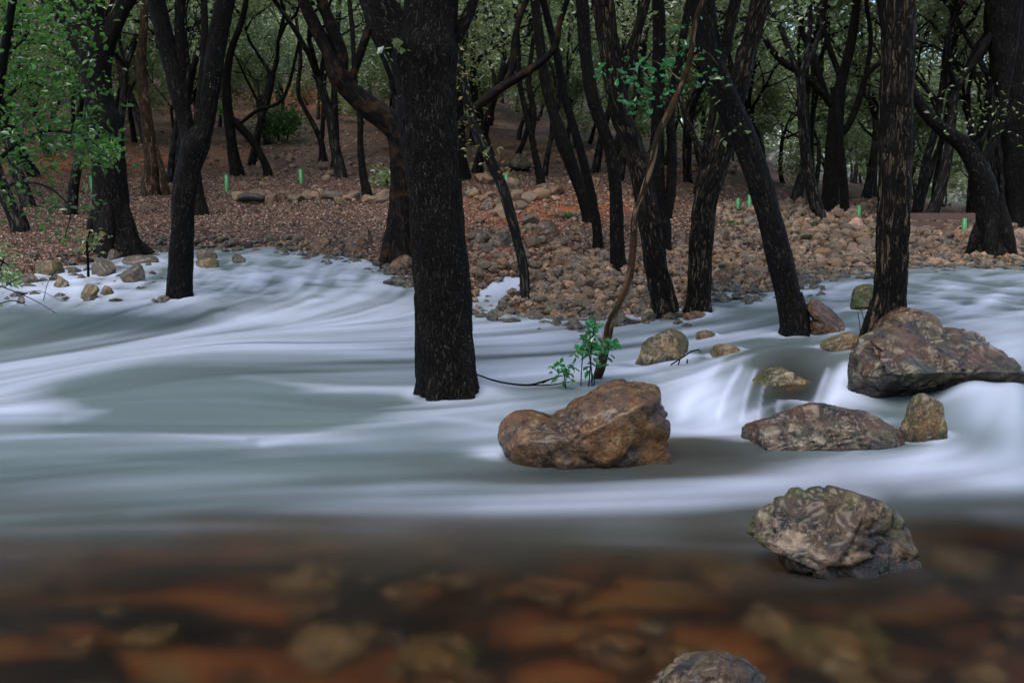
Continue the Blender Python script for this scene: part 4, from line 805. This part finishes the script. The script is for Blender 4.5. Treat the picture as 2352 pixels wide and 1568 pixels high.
# the small rubble between them
V2, F2 = ico(1); VV_, FF_ = [], []; nst = 0
def scatter(u0, u1, v0, v1, n, s0, s1):
    global nst
    uu = rng.uniform(u0, u1, n); vv = rng.uniform(v0, v1, n)
    for a, b in zip(uu, vv):
        d = ray(a, b); ysx = np.arange(9, 60, .12); kk = ysx / d[1]; xx = d[0] * kk; zz = CAMZ + d[2] * kk; g = zz - GH(xx, ysx); i = int(np.argmax(g < 0))
        if g[i] >= 0: continue
        x, y, z = xx[i], ysx[i], zz[i]; r_ = (s0 + (s1 * 1.35 - s0) * rng.random() ** 2.2) / 2 * y / F
        q = V2 * (1 + rng.uniform(-.28, .28, (len(V2), 1))) * np.array([1, rng.uniform(.7, 1), rng.uniform(.6, .95)]); c, s = math.cos(a * 7), math.sin(a * 7)
        q = np.stack([q[:, 0] * c - q[:, 1] * s, q[:, 0] * s + q[:, 1] * c, q[:, 2]], -1) * r_ + np.array([x, y, z + r_ * .35]); VV_.append(q); FF_.append(F2 + nst); nst += len(V2)
_gyy = np.arange(8, 62, .12); _gxx = np.arange(-30, 32, .12); _GH = Hgt(*np.meshgrid(_gxx, _gyy))
def GH(x, y): return bil(_GH, (x + 30) / .12, (y - 8) / .12)
scatter(1080, 1350, 520, 740, 480, 6, 24); scatter(1240, 1600, 580, 745, 1050, 7, 28); scatter(1590, 2100, 470, 670, 1900, 6, 26); scatter(2080, 2352, 500, 620, 650, 6, 26); scatter(1080, 1700, 350, 560, 1000, 3, 14); scatter(200, 1000, 300, 470, 700, 3, 12); scatter(2352, 2600, 500, 620, 300, 4, 15); scatter(380, 950, 560, 600, 160, 4, 14)
tag(obj('rubble', mesh_np('rubble', np.vstack(VV_), [np.vstack(FF_)], False), M_ROCK_STUFF), 'small broken limestone strewn between the larger stones', 'rubble', None, 'stuff')
# dark wet stones along the water's edge
VV_, FF_, nst = [], [], 0
for i in range(1680):
    x = rng.uniform(-7.5, 8.5); y = yedge(x) + rng.normal() * .28 + .05
    if i >= 1500: x, y = water_hit(rng.uniform(-20, 380) if i < 1620 else rng.uniform(1640, 1900), rng.uniform(598, 690) if i < 1620 else rng.uniform(655, 690))
    z = max(float(GH(x, y)), float(Wlev(np.array([x]), np.array([y]))[0]) - .03); r_ = .02 + .085 * rng.random() ** 2.4
    q = V2 * (1 + rng.uniform(-.28, .28, (len(V2), 1))) * np.array([1, rng.uniform(.6, 1), rng.uniform(.5, .85)]) * r_; c, sn = math.cos(i), math.sin(i)
    VV_.append(np.stack([q[:, 0] * c - q[:, 1] * sn, q[:, 0] * sn + q[:, 1] * c, q[:, 2]], -1) + np.array([x, y, z + r_ * .2])); FF_.append(F2 + nst); nst += len(V2)
tag(obj('shore_rubble', mesh_np('shore_rubble', np.vstack(VV_), [np.vstack(FF_)], False), M_ROCK_WET), 'small dark wet stones strewn along the far edge of the stream', 'rubble', None, 'stuff')
# fallen leaves
n = 85000; u = rng.uniform(-150, 2450, n); yv = rng.uniform(11.5, 30, n); x = (u - 1176) / F * yv; z = GH(x, yv); ok = (z > Wlev(x, yv) + .03) & (yv > yedge(x) + .3 + rng.random(n) * .8)
C = np.stack([x, yv, z + .012], -1)[ok]
tag(obj('leaf_litter', leaf_mesh('leaf_litter', C, rng, .034, .6, 0, .15), M_LITTER), 'wet fallen leaves covering the brown bank', 'leaf litter', None, 'stuff')

# ------------------------------------------------------------------ small plants, sapling, tubes, twigs
def leafy(name, label, cat, stems, clusters, Y, leafmat, stemmat, leaf=.045, seed=1, depth=.06, droop=.3, org=None, hexa=True):
    r_ = np.random.default_rng(seed); o0 = np.array(org if org is not None else P(*stems[0][0][:2], Y)); root = empty(name, o0)
    for i, st in enumerate(stems):
        a = Acc(); dyy = r_.normal() * depth * .5
        a.tube([P(u, v, Y + dyy * j) for j, (u, v, w) in enumerate(st)], [w / 2 * Y / F for _, _, w in st], 12 if st[0][2] > 10 else 5, step=.03, seed=seed + i, lump=.12 if st[0][2] > 10 else 0); a.build('stem', stemmat, root, o0)
    C = []
    for (u, v, ru, rv, n) in clusters:
        for k in range(n): C.append(P(u + r_.normal() * ru, v + r_.normal() * rv, Y + r_.normal() * depth))
    if C: obj('foliage', leaf_mesh('foliage', np.array(C) - o0, r_, leaf, .5, droop, .12, hexa), leafmat, root)
    return tag(root, label, cat)
Ys = 7.6
leafy('sapling', 'thin winding pale-brown sapling rising from the water behind the saddle boulder', 'sapling', [[(1365, 880, 20), (1378, 850, 24), (1390, 800, 22), (1398, 760, 22), (1404, 736, 20), (1424, 692, 17), (1445, 642, 17), (1455, 560, 17), (1458, 500, 16), (1478, 440, 15), (1495, 380, 15), (1512, 312, 15), (1535, 262, 15), (1562, 205, 14), (1584, 140, 13), (1592, 80, 12), (1604, 30, 12), (1628, -30, 11)],
        [(1545, 240, 4), (1510, 210, 3), (1470, 190, 3), (1420, 170, 2)], [(1570, 190, 4), (1520, 150, 3), (1480, 130, 2)], [(1580, 150, 4), (1620, 120, 3), (1650, 150, 2)]],
      [(1490, 200, 40, 26, 48), (1440, 165, 30, 14, 18), (1520, 150, 40, 20, 50), (1480, 240, 28, 12, 26), (1640, 150, 14, 20, 10), (1385, 165, 14, 8, 8), (1560, 100, 40, 30, 26)], Ys, M_LEAF_SHRUB, M_BARK_PALE, .045, 61, .12)
Yp = 7.3
leafy('shrub', 'small bright green leafy shrub on thin stalks at the foot of the winding sapling', 'shrub', [[(1352, 890, 3), (1356, 840, 3), (1360, 780, 2.5), (1368, 735, 2)], [(1360, 890, 3), (1356, 830, 3), (1340, 780, 2)], [(1334, 888, 2.5), (1337, 830, 2.5), (1345, 780, 2)], [(1364, 885, 3), (1372, 830, 2.5), (1392, 800, 2)]],
      [(1370, 740, 8, 9, 12), (1358, 760, 12, 10, 20), (1345, 785, 14, 12, 26), (1365, 805, 16, 14, 30), (1335, 815, 9, 8, 12), (1385, 800, 14, 8, 18), (1405, 785, 8, 5, 7), (1362, 840, 7, 7, 8)], Yp, M_LEAF_SHRUB, M_BARK_DARK, .05, 62, .05)
leafy('sprig', 'short leafy sprig standing in the water between the thickest trunk and the shrub', 'sprig', [[(1299, 892, 3), (1297, 868, 3), (1290, 845, 2)], [(1299, 872, 2), (1310, 850, 2)]], [(1275, 842, 9, 7, 14), (1292, 848, 11, 9, 18), (1310, 845, 6, 6, 8), (1300, 868, 8, 4, 7)], Yp - .1, M_LEAF_SHRUB, M_BARK_DARK, .042, 63, .04)
def twig(name, label, runs, Y):
    o0 = P(*runs[0][0][:2], Y); a = Acc()
    for i, st in enumerate(runs): a.tube([P(u, v, Y + .02 * j * (i % 2)) for j, (u, v, w) in enumerate(st)], [w / 2 * Y / F for _, _, w in st], 6, step=.03, seed=i, lump=.2)
    o = a.build(name, M_BARK_DARK, None, o0); o.location = o0; return tag(o, label, 'branch')
twig('fallen_branch', 'bare fallen branch lying on the water from the thickest trunk toward the sprig', [[(1095, 860, 4), (1130, 872, 5), (1165, 880, 5), (1215, 884, 6), (1250, 875, 5), (1290, 862, 3)], [(1215, 884, 4), (1260, 884, 3), (1310, 876, 2)], [(1245, 880, 3), (1270, 868, 2)]], 7.2)
twig('dead_twig', 'bent bare twig sticking out of the water by the dark olive boulder', [[(1540, 838, 4), (1565, 822, 4), (1590, 806, 4), (1605, 803, 4), (1610, 809, 3)], [(1562, 824, 3), (1558, 838, 3)], [(1578, 834, 4), (1579, 825, 4)]], 7.9)
twig('dead_twig', 'dry seed-headed twigs beside the upright trunk above the water', [[(1978, 783, 2), (1974, 740, 2), (1970, 715, 2)], [(2000, 760, 2), (1985, 735, 2), (1978, 712, 1.5)], [(2012, 712, 4), (1985, 706, 4), (1958, 709, 3)], [(1992, 770, 1.5), (1996, 735, 1.5), (1990, 715, 1.5)]], 8.0)
twig('dead_twig', 'tangle of thin dead twigs over the foam at far left', [[(-20, 650, 3), (30, 668, 3), (80, 690, 2), (130, 720, 1.5)], [(10, 660, 2), (40, 640, 2), (70, 630, 1.5)], [(50, 675, 2), (90, 668, 1.5), (140, 690, 1.5)], [(-10, 700, 3), (30, 690, 3), (60, 700, 2)], [(100, 690, 2), (110, 650, 1.5), (130, 620, 1.5)]], 10.0)
# overhanging green branches from the left bank
Yl = 9.6
LC = [(70, 30, 90, 40, 300), (180, 60, 50, 40, 120), (60, 180, 70, 60, 240), (150, 190, 50, 40, 120)] + [(a_, b_, c_ * 1.05, d_ * 1.05, int(n_ * 1.6)) for a_, b_, c_, d_, n_ in [(40, 40, 60, 50, 120), (90, 120, 60, 50, 110), (30, 180, 50, 60, 110), (110, 220, 60, 40, 110), (50, 290, 60, 40, 120), (140, 290, 55, 26, 120), (190, 320, 45, 20, 120), (235, 345, 28, 18, 90), (90, 350, 60, 24, 90), (30, 400, 40, 40, 45), (120, 410, 46, 28, 34), (170, 470, 36, 18, 22), (130, 500, 34, 20, 16), (150, 540, 26, 14, 14), (60, 470, 36, 24, 14), (215, 360, 26, 14, 40)]]
leafy('overhanging_tree', 'leafy bright green young tree overhanging the left edge of the stream', 'tree', [[(-90, 760, 44), (-80, 640, 36), (-50, 500, 32), (-30, 380, 28), (-10, 250, 24), (10, 120, 20), (30, 0, 16), (50, -60, 12)], [(-35, 400, 14), (40, 330, 9), (120, 300, 7), (190, 318, 5), (245, 350, 3)], [(-40, 450, 12), (40, 420, 7), (110, 430, 5), (160, 480, 4), (150, 545, 2)], [(-10, 250, 12), (60, 190, 7), (120, 210, 4)], [(5, 140, 10), (60, 90, 6), (110, 110, 4)], [(-70, 600, 10), (-20, 590, 6), (20, 610, 3)]],
      LC, Yl, M_LEAF_FRESH, M_BARK_DARK, .052, 64, .30, .2, hexa=True)
leafy('sapling', 'spindly yellow-leaved sapling in the water in front of the massive black oak', 'sapling', [[(203, 635, 7), (202, 600, 6), (200, 560, 5), (206, 530, 3)], [(201, 570, 3), (215, 545, 2)]], [(208, 545, 14, 12, 50), (200, 560, 12, 10, 24), (222, 555, 10, 12, 20)], 11.6, M_LEAF_BROWN, M_BARK_DARK, .05, 65, .1)
leafy('shrub', 'dark low bush at the far left shore', 'shrub', [[(-10, 660, 6), (0, 620, 5), (10, 590, 3)]], [(0, 610, 24, 26, 160), (10, 640, 20, 14, 80)], 10.6, M_LEAF_A, M_BARK_DARK, .05, 66, .2)
leafy('shrub', 'round olive bush behind the twisted oak trunk on the slope', 'shrub', [[(890, 436, 5), (888, 410, 4)]], [(890, 412, 18, 14, 240)], 24.5, M_LEAF_A, M_BARK_BG, .09, 67, .3)
leafy('shrub', 'tall pale green thicket on the slope behind the V-shaped pair of stems', 'shrub', [[(640, 330, 5), (638, 290, 4), (636, 250, 3)], [(660, 332, 5), (662, 280, 4)], [(620, 332, 4), (615, 290, 3)]], [(640, 280, 26, 22, 700), (620, 300, 18, 12, 250), (672, 270, 12, 18, 260)], 36, M_LEAF_FRESH, M_BARK_BG, .10, 68, .5)
for i, (u, v, lab) in enumerate([(1305, 500, 'green weeds at the foot of the far-leaning dark oak'), (1690, 520, 'green weeds among the rubble behind the ridged brown trunk'), (1880, 525, 'low green weeds on the rubble below the candelabra oak'), (1985, 545, 'low green weeds left of the upright ridged trunk')]):
    x, y, z = ground_hit(u, v, False); leafy('weed', lab, 'plant', [[(u, v + 2, 2), (u + 3, v - 8, 1.5)]], [(u, v - 5, 10, 5, 26)], y, M_LEAF_FRESH, M_BARK_BG, .07, 70 + i, .08)
for i, (u, v, h, tilt, lab) in enumerate([(521, 441, 38, 0, 'green tree-guard tube at the left end of the row of stones'), (692, 424, 34, -1, 'green tree-guard tube behind the middle of the row of stones'), (1161, 432, 34, 2, 'green tree-guard tube beside the thin leaning oak on the slope'), (215, 446, 40, -5, 'slightly tilted green tree-guard tube touching the massive black oak'), (1721, 487, 38, 0, 'tall green tree-guard tube right of the ridged brown trunk'),
        (1695, 478, 22, 0, 'short green tree-guard tube beside the tall tube on the rubble'), (1972, 504, 30, 0, 'green tree-guard tube left of the upright ridged trunk'), (2214, 540, 38, 0, 'green tree-guard tube by the low timber rail'), (2026, 498, 16, 0, 'tiny far green tree-guard tube behind the upright ridged trunk'), (637, 412, 16, 0, 'tiny far green tree-guard tube right of the leaning stems')][:9]):
    x, y, z = ground_hit(u, v, False); hh = h * y / F; rr = max(.04, 3.0 * y / F)
    n_ = 12; th = np.linspace(0, 2 * math.pi, n_, endpoint=False); V = []; tl = tilt * y / F
    for (zz, rq) in ((-.05, rr), (hh, rr), (hh, rr * .85), (-.05, rr * .85)): V += [(math.cos(a) * rq + tl * zz / hh, math.sin(a) * rq, zz) for a in th]
    q = [[k * n_ + j, k * n_ + (j + 1) % n_, (k + 1) * n_ + (j + 1) % n_, (k + 1) * n_ + j] for k in range(3) for j in range(n_)]
    root = empty('tree_guard', (x, y, z)); obj('tube', mesh_np('tree_guard_tube', np.array(V), [np.array(q)]), M_TUBE, root)
    st = Acc(); st.tube([(rr * 1.25 + .01, 0, -.1), (rr * 1.25 + .01 + tl, 0, hh * 1.12)], [.014, .012], 6); st.build('stake', M_RAIL, root)
    tag(root, lab, 'tree guard', 'tree guards around seedlings')
# charred log and timber rail
x, y, z = ground_hit(577, 468, False); a = Acc(); lw = 60 * y / F
a.tube([(-lw / 2, 0, .10), (-lw * .2, .02, .13), (lw * .2, -.02, .11), (lw / 2, 0, .08), (lw / 2 + .01, 0, .08)], [.065, .085, .075, .055, .001], 14, step=.05, lump=.3, seed=5)
o = a.build('fallen_log', M_LOG); o.location = (x, y, z); tag(o, 'short charred black log lying in front of the row of stones', 'log')
def box(bmV, bmF, c, s):
    b = len(bmV) and sum(len(v) for v in bmV); q = np.array([[i, j, k] for i in (-.5, .5) for j in (-.5, .5) for k in (-.5, .5)]) * s + c; bmV.append(q)
    bmF.append(np.array([[0, 1, 3, 2], [4, 6, 7, 5], [0, 4, 5, 1], [2, 3, 7, 6], [0, 2, 6, 4], [1, 5, 7, 3]]) + b)
x0, yr, z0 = ground_hit(2170, 524, False); root = empty('timber_rail', (x0, yr, z0))
for zz in (.05, .20):
    bv, bf = [], []; box(bv, bf, np.array([0, 0, zz]), np.array([1.9, .10, .12])); m = mesh_np('rail', np.vstack(bv), [np.vstack(bf)], False); obj('rail', m, M_RAIL, root)
for xx in (-.85, .85):
    bv, bf = [], []; box(bv, bf, np.array([xx, .11, .08]), np.array([.11, .11, .46])); obj('post', mesh_np('post', np.vstack(bv), [np.vstack(bf)], False), M_RAIL, root)
tag(root, 'low brown timber rail on the far level ground left of the bowed oak', 'fence')
